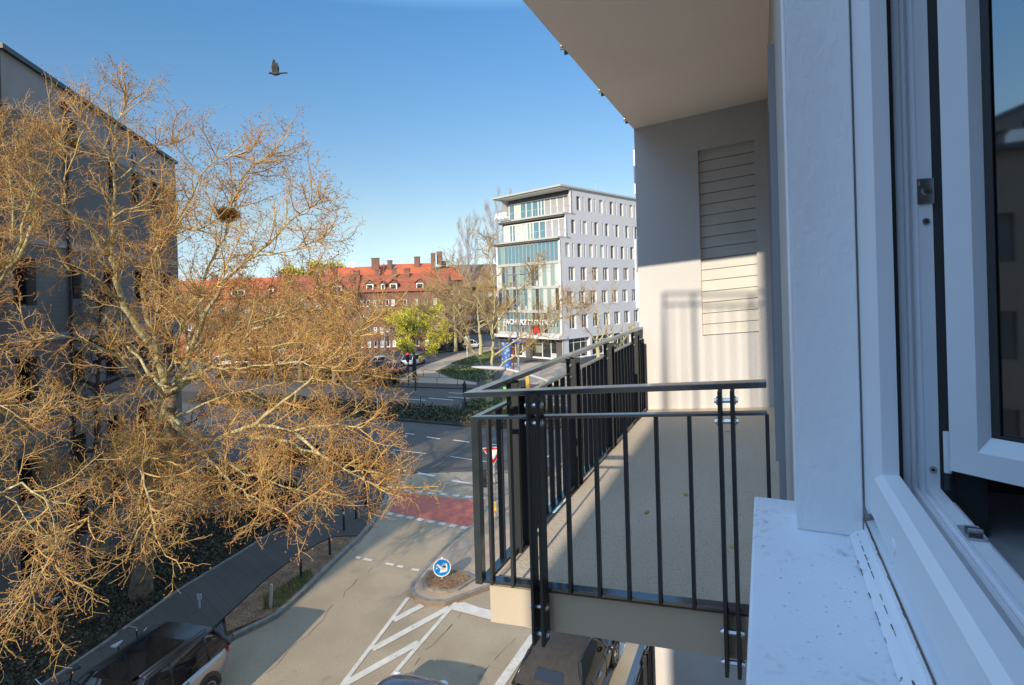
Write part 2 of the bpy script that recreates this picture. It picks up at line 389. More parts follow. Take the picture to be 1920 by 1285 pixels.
structure(mb('earth').prism([(-6.3, 21.95), (-7.2, 21.95), (-7.62, 21.45), (-8.06, 20.5), (-8.5, 18.8), (-8.77, 16.58), (-8.35, 15.9), (-7.4, 16.75), (-7.08, 18.15), (-6.66, 20.3)], -.01, .10), 'verge')
structure(mb('cobble').prism([(-9.12, 14), (-8.8, 16.5), (-8.4, 15.86), (-8.2, 15.6), (-8.5, 12.5), (-9.05, 8), (-9.8, 2), (-10.55, 2), (-9.88, 9)], -.01, .03), 'parking_bay')
kb = mb('kerb')
for i in range(3, len(LK) - 1):
    (x0, y0), (x1, y1) = LK[i], LK[i + 1]; d = Vector((x1 - x0, y1 - y0)); L = d.length; d /= L; n = Vector((-d.y, d.x)) * .15
    kb.prism([(x0, y0), (x1, y1), (x1 + n.x, y1 + n.y), (x0 + n.x, y0 + n.y)], -.01, .135 + .0006 * i)
structure(kb, 'kerb', bevel=.015)
kb = mb('kerb')
for i in range(len(inner) - 1):
    (x0, y0), (x1, y1) = inner[i], inner[i + 1]; d = Vector((x1 - x0, y1 - y0)).normalized(); n = Vector((d.y, -d.x)) * .09
    kb.prism([(x0, y0), (x1, y1), (x1 + n.x, y1 + n.y), (x0 + n.x, y0 + n.y)], -.01, .17 + .0006 * i)
structure(kb, 'edging')
BED = [(-9.6, 23.4), (-10.4, 20.67), (-11.16, 18.0), (-11.55, 15.45), (-11.83, 14.0), (-12.5, 10), (-13.5, 2), (-17, 2), (-16.5, 10), (-15.3, 14.5), (-14.7, 17), (-15.3, 20.3), (-14.6, 24.5), (-11, 25)]
structure(mb('dark_earth').prism(BED, -.01, .10), 'planting_bed')
structure(mb('paving').prism([(-15.35, 20.4), (-14.65, 24.5), (-11, 25.05), (-9.65, 23.5), (-10.65, 28.6), (-13.05, 31.0), (-12.3, 32.6), (-40, 45), (-40, 30), (-20.5, 33)], -.01, .11), 'forecourt')
structure(mb('paving').prism([(-17.02, 2), (-16.52, 10), (-15.33, 14.5), (-14.73, 17), (-15.33, 20.3), (-19.6, 33), (-17.5, 16), (-14.5, 2)], -.01, .06), 'house_path')
p2 = scatter_poly(BED, 26000); z = rng.uniform(.1, .34, len(p2)) ** 1.0
tag(leafmass('ground_cover', np.c_[p2, z], .05, ['ivy', 'hedge_leaf', 'dark_earth']), 'dark low ivy and leaf litter in the bed beside the pavement', 'ground cover', kind='stuff')

# median of the avenue with its planting
MED = [(-110, 57 + 32.2), (-40, 61), (-7.9, 46.7), (-4.0, 45.0), (-3.4, 48.2), (-1.5, 49), (3, 46), (5, 42), (3, 38.5), (-2.5, 39.4), (-7.8, 41.8), (-40, 56.4), (-110, 88)]
structure(mb('dark_earth').prism(MED, -.01, .12), 'median')
p2 = scatter_poly([(-30, 56.4), (-7.9, 46.5), (-4.2, 44.9), (2, 43), (4, 41), (2.8, 38.9), (-2.5, 39.7), (-7.8, 42.1), (-30, 52)], 15000)
tag(leafmass('shrub_cover', np.c_[p2, rng.uniform(.1, .55, len(p2))], .09, ['hedge_leaf', 'ivy']), 'low dark shrubs filling the median of the avenue', 'ground cover', kind='stuff')
p2 = scatter_poly([(-4.4, 46.2), (-3.6, 48.0), (-1.5, 48.8), (2.8, 46), (2.5, 43.2), (-1, 43.8)], 7000)
tag(leafmass('tall_grass', np.c_[p2, rng.uniform(.1, .5, len(p2))], .08, ['grass', 'lawn']), 'tufted green grass round the foot of the median tree', 'grass', kind='stuff')

# far side of the avenue: paved park with lawns
structure(mb('paving').prism([(-13.2, 58.3), (-10.3, 57.3), (-4.2, 55.3), (8, 51.2), (60, 33.2), (90, 60), (60, 130), (-2, 99), (-5.5, 99), (-11, 78)], -.01, .12), 'plaza')
structure(mb('tan').prism([(-12.9, 60.5), (-12.0, 72.5), (-8.7, 88), (-5.0, 97), (-2, 96), (-6.2, 84), (-8.6, 74), (-9.6, 68), (-7, 62), (-4, 58.6), (-3.9, 57.4), (-10, 59.6)], .10, .135), 'park_path')
structure(mb('tan').prism([(-1.6, 60), (-.6, 74), (5.4, 73.6), (10, 68), (30, 67), (26, 47.5), (8, 53), (1.5, 57)], .10, .133), 'forecourt_paving')
structure(mb('lawn').prism([(-8.4, 75), (-6.0, 83.8), (-2.8, 90), (-2.9, 80), (-4.4, 73)], .10, .17), 'lawn')
tag(mb('lawn').prism([(-6.6, 62.4), (-9.1, 68), (-8, 72), (-3, 70), (-2.2, 62), (-3.8, 59.4)], .10, .17).build('lawn'), kind='structure')
p2 = np.r_[scatter_poly([(-6.6, 62.4), (-9.1, 68), (-8, 72), (-3, 70), (-2.2, 62), (-3.8, 59.4)], 5000), scatter_poly([(-8.4, 75), (-6.0, 83.8), (-2.8, 90), (-2.9, 80), (-4.4, 73)], 6000)]
tag(leafmass('park_grass', np.c_[p2, rng.uniform(.15, .3, len(p2))], .10, ['grass', 'lawn']), 'green grass of the small park beyond the avenue', 'grass', kind='stuff')

# traffic island with its raised bed, sidewalk corner on the right
ISL = [(-3.57, 18.25), (-3.50, 17.75), (-3.28, 17.38), (-2.88, 17.13), (-2.3, 17.05), (-1.9, 17.3), (-1.0, 17.9), (2.2, 19.4), (6, 21.5), (20, 28), (20, 31), (3.5, 27.8), (-.4, 26.3), (-1.25, 25.2), (-1.55, 23.9), (-1.9, 22.7), (-2.5, 21.5), (-3.1, 19.9)]
structure(mb('tan').prism(ISL, -.01, .12), 'traffic_island')
kb = mb('kerb')
for i in range(len(ISL)):
    if ISL[i][0] > 5 and ISL[(i + 1) % len(ISL)][0] > 5: continue
    (x0, y0), (x1, y1) = ISL[i], ISL[(i + 1) % len(ISL)]; d = Vector((x1 - x0, y1 - y0)).normalized(); n = Vector((-d.y, d.x)) * -.13
    kb.prism([(x0, y0), (x1, y1), (x1 - n.x, y1 - n.y), (x0 - n.x, y0 - n.y)], -.01, .128 + .0006 * i)
structure(kb, 'island_kerb')
bed = [(-3.12, 18.9), (-3.2, 18.3), (-3.05, 17.85), (-2.7, 17.6), (-2.3, 17.52), (-1.95, 17.65), (-1.42, 18.35), (-1.8, 18.72), (-2.4, 19.0)]
cx, cy = np.mean(bed, 0)
structure(mb('kerb').prism(bed, .1, .2), 'bed_edging')
inb = [(cx + (x - cx) * .86, cy + (y - cy) * .86) for x, y in bed]
structure(mb('earth').prism(inb, .15, .215), 'island_bed')
p2 = scatter_poly(inb, 900)
tag(leafmass('dry_grass', np.c_[p2, rng.uniform(.2, .24, len(p2))], .016, ['earth', 'tan', 'earth']), 'dry brown grass in the small bed of the traffic island', 'grass', kind='stuff')
# red cycle crossing, road markings
structure(mb('red_paint').sheet([(-5.95, 27.15), (-1.45, 25.45), (-1.62, 24.0), (-1.98, 22.72), (-5.6, 24.6)], .008), 'cycle_crossing')
structure(mb('red_paint').sheet([(1.0, 23.4), (3.2, 25.0), (12, 29.2), (12, 27.4), (3.6, 23.4), (1.6, 22.3)], .126), 'cycle_path')
mk = mb('paint'); mz_ = [.012]
def MZ(): mz_[0] += .00035; return mz_[0]
def quad(p, q, wd): 
    p = Vector(p); q = Vector(q); d = (q - p).normalized(); n = Vector((-d.y, d.x)) * wd / 2
    mk.sheet([(p - n), (q - n), (q + n), (p + n)] if False else [tuple(p - n), tuple(q - n), tuple(q + n), tuple(p + n)], MZ())
def dashes(p, q, n, frac, wd):
    p = Vector(p); q = Vector(q)
    for i in range(n): quad(p + (q - p) * (i / n), p + (q - p) * ((i + frac) / n), wd)
dashes((-6.1, 27.45), (-1.25, 25.75), 8, .55, .26)
dashes((-5.72, 24.42), (-1.85, 22.5), 8, .58, .26)
quad((-3.52, 17.58), (-4.75, 12.3), .12); quad((-1.99, 17.23), (-3.95, 12.2), .12)
for a, b in (((-3.73, 16.35), (-3.0, 17.12)), ((-4.02, 15.03), (-2.15, 16.95)), ((-4.38, 13.72), (-2.80, 15.30)), ((-4.72, 12.4), (-3.4, 13.75))): quad(a, b, .22)
mk.sheet([(-2.08, 17.16), (-1.7, 17.2), (-1.25, 16.9), (-.93, 16.75), (2.6, 15.2), (2.5, 14.85), (-.92, 16.26), (-2.12, 16.85)], MZ())
quad((.42, 15.6), (-1.3, 12.0), .24); quad((2.68, 15.0), (.9, 11.6), .24)
for a, b in (((-5.95, 20.38), (-5.76, 20.30)), ((-5.62, 20.24), (-5.28, 20.08)), ((-4.75, 19.85), (-4.42, 19.70)), ((-4.28, 19.63), (-4.06, 19.54)), ((-3.75, 19.38), (-3.45, 19.26))): quad(a, b, .15)
quad((-7.6, 38.4), (-6.9, 38.05), .14); quad((-5.95, 37.3), (-4.98, 36.66), .16); quad((-4.07, 36.3), (-2.98, 35.67), .16); quad((-1.9, 35.2), (-.9, 34.7), .16); quad((.2, 34.2), (1.3, 33.7), .16)
quad((-3.84, 32.63), (-1.6, 31.4), .1); quad((-7.6, 34.4), (-5.4, 33.4), .1)
quad((-5.29, 29.78), (-4.3, 29.18), .24); quad((-3.33, 28.44), (-1.6, 27.5), .22); quad((-6.6, 30.5), (-6.0, 30.15), .24)
for a, b in (((-6.31, 53.74), (-3.5, 52.4)), ((-6.16, 51.53), (-4.11, 50.46)), ((-7.9, 51.3), (-5.5, 49.91)), ((-10.5, 51.4), (-8, 50.2)), ((-2.6, 49.9), (-.9, 49.1)), ((-13, 54.2), (-11, 53.2)), ((1, 50.6), (4, 49.2)), ((3, 46.9), (6, 45.3))): quad(a, b, .18)
for k in range(6): quad((.8 + k * 1.3, 30.6 - k * .5), (2.0 + k * 1.3, 32.4 - k * .5), .14)
structure(mk, 'road_markings')
tr_ = mb('tar')
def crack(p, q, n=14, wd=.022, amp=.05):
    p = Vector(p); q = Vector(q); d = (q - p).normalized(); nn = Vector((-d.y, d.x)); pts = [p + (q - p) * i / n + nn * random.uniform(-amp, amp) for i in range(n + 1)]
    for i in range(n):
        if random.random() < .22: continue
        a, b = pts[i], pts[i + 1]; m_ = nn * wd * random.uniform(.2, .6); tr_.sheet([tuple(a - m_), tuple(b - m_), tuple(b + m_), tuple(a + m_)], .008)
crack((-1.75, 16.7), (-3.6, 12.6)); crack((-.2, 15.4), (-1.9, 12.2), wd=.012); crack((-5.9, 25.0), (-6.2, 20.9), wd=.02); crack((-5.2, 19.6), (-6.5, 14.2), wd=.012, amp=.12); crack((-1.2, 25.9), (-4.8, 31.5), wd=.04); crack((-6, 31.5), (3, 28.2), 30, .035, .08); crack((-14, 38.5), (4, 30.8), 30, .05, .06)
structure(tr_, 'road_cracks')
p2 = scatter_poly([(-7.75, 16.9), (-7.2, 17.1), (-6.95, 18.9), (-7.3, 19.4), (-8.1, 17.6)], 1500)
b2 = np.c_[p2, np.full(len(p2), .1)]; n = len(p2); hgt = rng.uniform(.06, .2, n); lean = rng.normal(0, .05, (n, 2)); wdt = rng.normal(0, .012, (n, 2))
v = np.stack([b2, b2 + np.c_[wdt, np.zeros(n)], b2 + np.c_[lean, hgt]], 1)
tag(np_mesh('grass_tuft', v, np.arange(3 * n).reshape(n, 3), ['grass']), 'bright green grass tufts round the wooden stake on the verge', 'grass', kind='stuff')
# ------------------------------------------------------------------ our own building: x runs along the facade, y points out over the street
A_F = atan(472.0 / 1050.0)
home = thing('apartment_building', (0, 0, 0), pi / 2 - A_F, 'pale rendered apartment building with open white window and dark railed balcony in the foreground', 'building')
W0 = EYE
UF, UE, VR, VS, FV = 2.193, 5.83, 1.189, 1.132, -0.075
def slope(u, v, z): return (u, v, z - .08 * v + .009 * (u - 2.19))     # decks and rails fall outwards
K = 1.5
hu1, hw0 = 1.155 * K, -.45 * K
# facade wall with the window opening, the balcony door opening
wl = mb('plaster')
x0, x1, zt, yb = -1.64, UE, W0 + 9, FV - .36
du0, du1, dw1 = 3.0, 4.1, 1.15
wl.box(x0, -1.6, yb, FV, 0, zt)
wl.box(-1.6, hu1, yb, FV, 0, W0 + hw0 - .09)
wl.box(-1.6, hu1, yb, FV, W0 + 1.75, zt)
wl.box(hu1, du0, yb, FV, 0, zt)
wl.box(du0, du1, yb, FV, 0, W0 - 1.2); wl.box(du0, du1, yb, FV, W0 + dw1, zt)
wl.box(du1, x1, yb, FV, 0, zt)
wl.build('wall', home)
# white painted plaster jamb and strip round the window opening
jb = mb('white_plaster')
jb.box(hu1 - .012, hu1 - .001, -.150 * K, FV + .004, W0 + hw0, W0 + 1.7)
jb.box(hu1 - .012, hu1 + .11, FV + .001, FV + .009, W0 + hw0, W0 + 1.9)
jo = jb.build('window_reveal', home, bevel=.004)
nm = M['white_plaster'].node_tree; bs = nm.nodes['Principled BSDF']
t = nm.nodes.new('ShaderNodeTexNoise'); t.inputs['Scale'].default_value = 45; t.inputs['Detail'].default_value = 5; t.inputs['Distortion'].default_value = .2
tcx = nm.nodes.new('ShaderNodeTexCoord'); mpx = nm.nodes.new('ShaderNodeMapping'); mpx.inputs['Scale'].default_value = (1, 1, .7)
bp = nm.nodes.new('ShaderNodeBump'); bp.inputs['Strength'].default_value = .38; bp.inputs['Distance'].default_value = .012
nm.links.new(tcx.outputs['Object'], mpx.inputs[0]); nm.links.new(mpx.outputs[0], t.inputs['Vector']); nm.links.new(t.outputs['Fac'], bp.inputs['Height']); nm.links.new(bp.outputs[0], bs.inputs['Normal'])
# balcony door (seen edge on)
dr = mb('pvc_clean').box(du0, du0 + .09, FV - .1, FV - .03, W0 - 1.2, W0 + dw1).box(du1 - .09, du1, FV - .1, FV - .03, W0 - 1.2, W0 + dw1).box(du0 + .09, du1 - .09, FV - .1, FV - .03, W0 + dw1 - .1, W0 + dw1).build('balcony_door', home)
mb('glass_dark').box(du0 + .09, du1 - .09, FV - .08, FV - .06, W0 - 1.2, W0 + dw1 - .1).build('pane', dr)
mb('blind').box(du0 - .03, du0 - .002, FV + .001, FV + .03, W0 - 1.2, W0 + dw1).box(du1 + .002, du1 + .03, FV + .001, FV + .03, W0 - 1.2, W0 + dw1).build('shutter_guide', home)
# outer sill, with its horn past the jamb
sl_ = mb('sill').box(-1.75, 1.30 * K, -.166 * K, .03 * K, W0 + hw0 - .085, W0 + hw0)
sl_.build('window_sill', home, bevel=.006)
# sloping base profile with grime lines between sill and window frame
wf = mb('pvc')
zs = W0 + hw0
def rail(b, y0, y1, z0, z1, xa=-1.59, xb=hu1 - .013): b.box(xa, xb, y0, y1, z0, z1)
prof = [(-.127, .001), (-.137, .012), (-.150, .016), (-.1505, .030), (-.164, .034), (-.184, .055), (-.184, .001)]
P = [(y * K, zs + z * K) for y, z in prof]
n = len(P)
wf.add([(-1.59, y, z) for y, z in P] + [(hu1 - .013, y, z) for y, z in P], [tuple(range(n)), tuple(range(2 * n - 1, n - 1, -1))] + [(i, n + i, n + (i + 1) % n, (i + 1) % n) for i in range(n)])
frame = wf.build('window_frame', home)
gr = mb('groove').box(-1.58, hu1 - .014, -.1522 * K, -.1505 * K, zs + .0300 * K, zs + .0335 * K)
gr.box(-1.2, 1.1, -.1385 * K, -.1365 * K, zs + .0118 * K, zs + .0132 * K)
x_ = -.9
while x_ < hu1 - .03:      # dirt gathered along the joints of the base profile
    l_ = random.uniform(.006, .035); w_ = random.uniform(.0006, .0028)
    for y_, z_, pr in ((-.1505, .0302, .75), (-.1372, .0125, .45), (-.127, .0015, .35)):
        if random.random() < pr: gr.hexa([(x_, (y_ - .0006) * K, zs + z_ * K), (x_ + l_, (y_ - .0006) * K, zs + z_ * K), (x_ + l_, (y_ - .0006) * K + w_, zs + z_ * K), (x_, (y_ - .0006) * K + w_ * .6, zs + z_ * K), (x_, (y_ - .0006) * K, zs + z_ * K + .0012), (x_ + l_, (y_ - .0006) * K, zs + z_ * K + .0012), (x_ + l_ * .9, (y_ - .0006) * K + w_, zs + z_ * K + .001), (x_ + .001, (y_ - .0006) * K + w_ * .6, zs + z_ * K + .001)])
    x_ += l_ + random.uniform(0, .02)
tag(gr.build('grime_line', frame), kind='stuff')
# fixed frame: profile (depth into the opening d, position y) used for the sill rail and for the jamb
FP = [(-.152, .000), (-.152, .068), (-.162, .078), (-.184, .080), (-.1845, .060), (-.193, .060), (-.1935, .046), (-.205, .046), (-.2055, .056), (-.209, .060),
      (-.2125, .056), (-.213, .050), (-.222, .050), (-.2225, .060), (-.240, .060), (-.2405, .040), (-.258, .040), (-.258, .000)]
FP = [(a * K, b * K) for a, b in FP]; n = len(FP)
zf = zs + .070 * K; uj = 1.112 * K
fr = mb('pvc_clean')
hz = [(y, zf + d) for y, d in FP]; vt = [(uj - d, y) for y, d in FP]
# mitred: bottom rail end follows the jamb profile
a = [(-1.59, y, z) for y, z in hz]; b_ = [(uj - d, y, zf + d) for y, d in FP]
fr.add(a + b_, [(i, n + i, n + (i + 1) % n, (i + 1) % n) for i in range(n)] + [tuple(range(n))])
c_ = [(uj - d, y, W0 + 1.7) for y, d in FP]
fr.add(b_ + c_, [(i, n + i, n + (i + 1) % n, (i + 1) % n) for i in range(n)] + [tuple(range(n))])
fr.box(uj, hu1 - .013, -.258 * K, -.1525 * K, zf - .02, W0 + 1.7)
fr.box(-1.59, uj, -.25 * K, -.184 * K, zs - .02, zf)
fixed = fr.build('fixed_frame', frame)
gk = mb('gasket').box(-1.58, uj - .061 * K, -.192 * K, -.1855 * K, zf + .0602 * K, zf + .0625 * K).box(uj - .0625 * K, uj - .0602 * K, -.1925 * K, -.1855 * K, zf + .06 * K, W0 + 1.7)
gk.build('seal', frame)
mb('gasket').box(uj - .059 * K, uj - .0402 * K, -.2575 * K, -.2408 * K, zf + .04 * K, W0 + 1.7).box(uj - .052 * K, uj - .001, -.30 * K, -.2582 * K, zf - .02, W0 + 1.7).build('seal', frame)
st = mb('steel')
for zz in (-.17, .093, .42):   # strikers and screws on the jamb
    pass
def screw(x, y, z, nx): 
    s = mb('steel').disc((x, y, z), nx, .0075, .005, 16).use('gasket').disc((x - .003 * (nx[0] < 0), y, z + .003 * (nx[2] > 0)), nx, .0032, .003, 8)
    return s.build('screw', frame)
xj = uj - .0605 * K; yj = -.231 * K
for py in (-.298, .093, .552): screw(xj, yj, W0 + py * 1.47, (-1, 0, 0))
pl = mb('steel').box(xj - .004, xj, yj - .016, yj + .016, W0 + .118 * K, W0 + .157 * K).box(xj - .014, xj - .004, yj - .012, yj + .002, W0 + .132 * K, W0 + .139 * K).box(xj - .010, xj - .004, yj + .002, yj + .012, W0 + .147 * K, W0 + .153 * K).disc((xj - .009, yj, W0 + .1375 * K), (-1, 0, 0), .007, .01, 12)
pl.build('striker_plate', frame)
zt_ = zf + .0605 * K
pl = mb('steel').box(1.28, 1.34, yj - .016, yj + .016, zt_, zt_ + .004).box(1.295, 1.302, yj - .012, yj + .010, zt_ + .004, zt_ + .014).box(1.316, 1.323, yj - .012, yj + .010, zt_ + .004, zt_ + .012)
pl.build('striker_plate', frame)
mb('pvc_clean').tube([(uj - .070 * K, -.2475 * K, zf + .088 * K), (uj - .070 * K, -.2475 * K, zf + .150 * K)], .0075, 14).use('gasket').tube([(uj - .070 * K, -.2475 * K, zf + .062 * K), (uj - .070 * K, -.2475 * K, zf + .086 * K)], .007, 12).build('hinge', frame, smooth=False)
mb('pvc_clean').disc((1.10 * K * .82, -.1512 * K, zf + .03), (0, 1, 0), .016, .003, 20).build('drain_cap', frame)
# open sash, swung into the room
sash_o = (1.02 * K, -.245 * K); ang = math.atan2(-.80, -.60)
def sx(s, t, z): return (sash_o[0] + s * cos(ang) + t * -sin(ang) * -1 * 1.0, sash_o[1] + s * sin(ang) + t * cos(ang) * -1 * -1.0 * 1.0 if False else sash_o[1] + s * sin(ang) - t * cos(ang) * 1.0, z)
# s runs along the sash away from the hinge, t goes through it away from the street side
ex, ey = cos(ang), sin(ang); tx, ty = -(-.8), -(.6)
def SX(s, t, z): return (sash_o[0] + s * ex + t * tx, sash_o[1] + s * ey + t * ty, z)
z0s = W0 - .285 * K + .004; z1s = W0 + 1.72; sw = .95
S1, S2 = .070, .085
sb = mb('pvc_clean')
def sbox(b, s0, s1, t0, t1, z0, z1): b.hexa([SX(s0, t0, z0), SX(s1, t0, z0), SX(s1, t1, z0), SX(s0, t1, z0), SX(s0, t0, z1), SX(s1, t0, z1), SX(s1, t1, z1), SX(s0, t1, z1)])
# bevelled stile and rail: outer flat band, then chamfer to the glass
def band(pts_out, pts_in): pass
sbox(sb, .0, .052, .0, .075, z0s, z1s); sbox(sb, .052, sw, .0, .075, z0s, z0s + .052)
sb.add([SX(.052, .0, z0s + .052), SX(sw, .0, z0s + .052), SX(sw, .018, z0s + .085), SX(S1, .018, z0s + .085), SX(.052, 0, z1s), SX(S1, .018, z1s)], [(0, 1, 2, 3), (0, 3, 5, 4)])
sash = sb.build('sash', home)
g = mb('gasket')
sbox(g, S1, S2, .017, .022, z0s + .085, z1s); sbox(g, S2, sw, .017, .022, z0s + .085, z0s + .092)
g.build('glazing_bead', sash)
g = mb('glass'); sbox(g, S2, sw, .026, .030, z0s + .09, z1s); g.build('pane', sash)
# the dark room behind
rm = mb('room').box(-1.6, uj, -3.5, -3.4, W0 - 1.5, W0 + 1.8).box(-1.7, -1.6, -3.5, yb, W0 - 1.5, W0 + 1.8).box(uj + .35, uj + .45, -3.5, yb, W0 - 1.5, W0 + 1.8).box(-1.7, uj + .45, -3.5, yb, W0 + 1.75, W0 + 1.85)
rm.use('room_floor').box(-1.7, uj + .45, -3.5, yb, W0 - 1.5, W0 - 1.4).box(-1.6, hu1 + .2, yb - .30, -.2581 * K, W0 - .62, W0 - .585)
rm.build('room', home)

# end wing with the louvred panel beyond the balcony
LV = (.052, .562, -.475, 1.362)
def grid_wall(b, fx, xs, ys, hole):
    pass
wg = mb('plaster')
x = UE
lo, hi = W0 + LV[2], W0 + LV[3]
wg.box(x, x + 8, -6, LV[0], 0, W0 + 9); wg.box(x, x + 8, LV[1], VR - .005, 0, W0 + 9)
q = []
def lw(z, v): return slope(x, v, z)[2]
for z0, z1 in ((0, None), (None, W0 + 9)):
    a0 = 0 if z0 == 0 else lw(hi, LV[0]); a1 = lw(lo, LV[0]) if z0 == 0 else W0 + 9
    b0 = 0 if z0 == 0 else lw(hi, LV[1]); b1 = lw(lo, LV[1]) if z0 == 0 else W0 + 9
    wg.hexa([(x, LV[0], a0), (x + 8, LV[0], a0), (x + 8, LV[1], b0), (x, LV[1], b0), (x, LV[0], a1), (x + 8, LV[0], a1), (x + 8, LV[1], b1), (x, LV[1], b1)])
wing = wg.build('side_wing', home)
lv = mb('fascia' if False else 'white_plaster')
M['louvre'] = mat('louvre_paint', (.54, .51, .465), .7, (.50, .475, .43), 3)
lv = mb('louvre'); nsl = 17; hgt = (hi - lo) / nsl
for i in range(nsl):
    z0 = lo + i * hgt; lv.add([slope(x + .075, LV[0], z0 + .005), slope(x + .075, LV[1], z0 + .005), slope(x + .045, LV[1], z0 + .006), slope(x + .045, LV[0], z0 + .006),
            slope(x + .052, LV[0], z0 + hgt), slope(x + .052, LV[1], z0 + hgt)], [(0, 1, 2, 3), (3, 2, 5, 4)])
    lv.add([slope(x + .078, LV[0], z0 - .012), slope(x + .078, LV[1], z0 - .012), slope(x + .078, LV[1], z0 + .02), slope(x + .078, LV[0], z0 + .02)], [(0, 1, 2, 3)])
lv.build('louvre_panel', home)
# rough outer corner of the wing: shutters and sills of its street front seen edge on
for z0, z1, pr in ((-.2, .55, .05), (.55, 1.0, .02), (1.0, 1.5, .035), (1.5, 2.3, .02), (-3.2, -2.4, .04)):
    qn = mb('white_plaster').box(UE + .12, UE + 1.3, VR - .004, VR + pr, W0 + z0, W0 + z1 - .03)
    qn.build('shutter_box', home)

# balcony slabs (deck, and the one overhead)
def slab(name, u0, v1, w0, w1, m, **k): 
    b = mb(m).box(u0, UE, FV, v1, W0 + w0, W0 + w1).xf(slope); return b.build(name, home, **k)
ds = slab('balcony_slab', UF, VS, -1.357, -1.197, 'fascia')
mb('deck').box(UF + .015, UE, FV, VS - .02, W0 - 1.1965, W0 - 1.192).xf(slope).build('deck_surface', ds)
up = slab('overhead_slab', UF + .31, VR, 1.718, 1.90, 'soffit')
up2 = slab('lower_slab', UF, VS, -4.457, -4.297, 'fascia')
mb('deck').box(UF + .015, UE, FV, VS - .02, W0 - 4.2965, W0 - 4.292).xf(slope).build('deck_surface', up2)
for u in (3.714, 4.69, 5.62):
    br = mb('anthracite')
    br.box(u - .05, u - .038, VR + .002, VR + .045, W0 + 1.74, W0 + 1.89).box(u + .038, u + .05, VR + .002, VR + .045, W0 + 1.74, W0 + 1.89)
    br.use('steel').tube([(u - .065, VR + .025, W0 + 1.765), (u + .065, VR + .025, W0 + 1.765)], .011, 8)
    br.xf(slope).build('upper_railing_bracket', home)

# small dry leaves lying on the deck
for u_, v_, a_, w_ in ((3.4, .45, .3, 'in the middle of'), (4.9, .30, 1.2, 'near the far wall on'), (2.75, .16, .8, 'by the right railing posts on'), (3.1, .62, 2.0, 'just inside the shadow edge of')):
    lf = mb('twig').add([(u_ + .022 * cos(a_ + q) * (1 + .5 * (q == 0)), v_ + .016 * sin(a_ + q), W0 - 1.1905 + .004 * (k % 2)) for k, q in enumerate((0, 1.2, 2.4, 3.6, 4.8))], [(0, 1, 2, 3, 4)]).xf(slope)
    o_ = lf.build('dry_leaf'); o_.matrix_world = Matrix.Rotation(pi / 2 - A_F, 4, 'Z'); tag(o_, 'small dry brown leaf lying ' + w_ + ' the grey balcony deck', 'leaf', 'dry leaves on the balcony deck')

# railing of the balcony
def railing(dz, parent=home):
    def Z(w): return W0 + w + dz
    R_ = thing('railing', (0, 0, 0)); R_.parent = parent
    def bar(name, b, **k): return b.xf(slope).build(name, R_, **k)
    # top handrail: flat bar with mitred corner (front arm + side arm)
    hw, ht = .028, .014
    def lbar(name, vc, uc, w, hw, ht, m, bev=.002, far=UE - .01, vin=.0):
        b = mb(m); z0, z1 = Z(w) - ht, Z(w)
        o, i = vc + hw, vc - hw; f, g_ = uc - hw, uc + hw
        b.prism([(f, o), (f, vin), (g_, vin), (g_, i), (far, i), (far, o)], z0, z1)
        return bar(name, b, bevel=bev)
    lbar('handrail', VR - .010, UF - .028, -.336, .030, .022, 'rail_top')
    lbar('upper_rail', VR - .022, UF - .020, -.446, .018, .012, 'rail_top')
    lbar('bottom_rail', VR - .035, UF + .004, -1.165, .024, .014, 'rail_top')
    def flat(b, u0, u1, v0, v1, w0, w1): b.box(u0, u1, v0, v1, Z(w0), Z(w1))
    for v in (.880, .134):            # front posts: two flat bars bolted to the slab edge
        b = mb('anthracite')
        for o in (-.021, .021): flat(b, UF - .072, UF - .006, v + o - .0065, v + o + .0065, -1.385, -.362)
        p = b.xf(slope).build('post', R_, bevel=.0015)
        for w_ in (-.40, -.475, -1.235, -1.345):
            s = mb('steel')
            s.tube([(UF - .045, v - .040, Z(w_)), (UF - .045, v + .040, Z(w_))], .0095, 6)
            s.disc((UF - .045, v - .031, Z(w_)), (0, 1, 0), .015, .004, 14); s.disc((UF - .045, v + .031, Z(w_)), (0, 1, 0), .015, .004, 14)
            s.xf(slope).build('bolt', p)
    for u in (2.565, 3.49, 4.42, 5.43):
        b = mb('anthracite')
        for o in (-.045, .045): flat(b, u + o - .0065, u + o + .0065, VR - .075, VR - .012, -1.37, -.362)
        flat(b, u - .0384, u + .0384, VR - .034, VR - .024, -.52, -.362)
        p = b.xf(slope).build('post', R_, bevel=.0015)
        for w_ in (-.40, -.475, -1.24, -1.33):
            s = mb('steel').tube([(u - .065, VR - .045, Z(w_)), (u + .065, VR - .045, Z(w_))], .0095, 6)
            if w_ > -1: s.disc((u, VR - .036, Z(w_)), (0, 1, 0), .018, .005, 16)
            s.xf(slope).build('bolt', p)
    def bal(u, v, name='baluster', a=.010, b_=.018, w1=-.459):
        return mb('anthracite').box(u - a, u + a, v - b_, v + b_, Z(-1.178), Z(w1)).xf(slope).build(name, R_, bevel=.001)
    for v in (1.107, 1.007, .750, .628, .509, .389, .266, .001): bal(UF - .018, v, a=.015, b_=.0065)
    u = 2.40
    while u < 5.75:
        if min(abs(u - q) for q in (2.565, 3.49, 4.42, 5.43)) > .055: bal(u, VR - .025, a=.0065, b_=.015)
        u += .1155
    mb('rail_top').box(UF - .036, UF + .002, VR - .038, VR - .004, Z(-1.178), Z(-.459)).xf(slope).build('corner_post', R_, bevel=.0015)
    mb('anthracite').box(UE - .03, UE - .016, VR - .05, VR - .01, Z(-1.178), Z(-.459)).xf(slope).build('end_post', R_, bevel=.0015)
    return R_
railing(0.0); railing(-3.1)

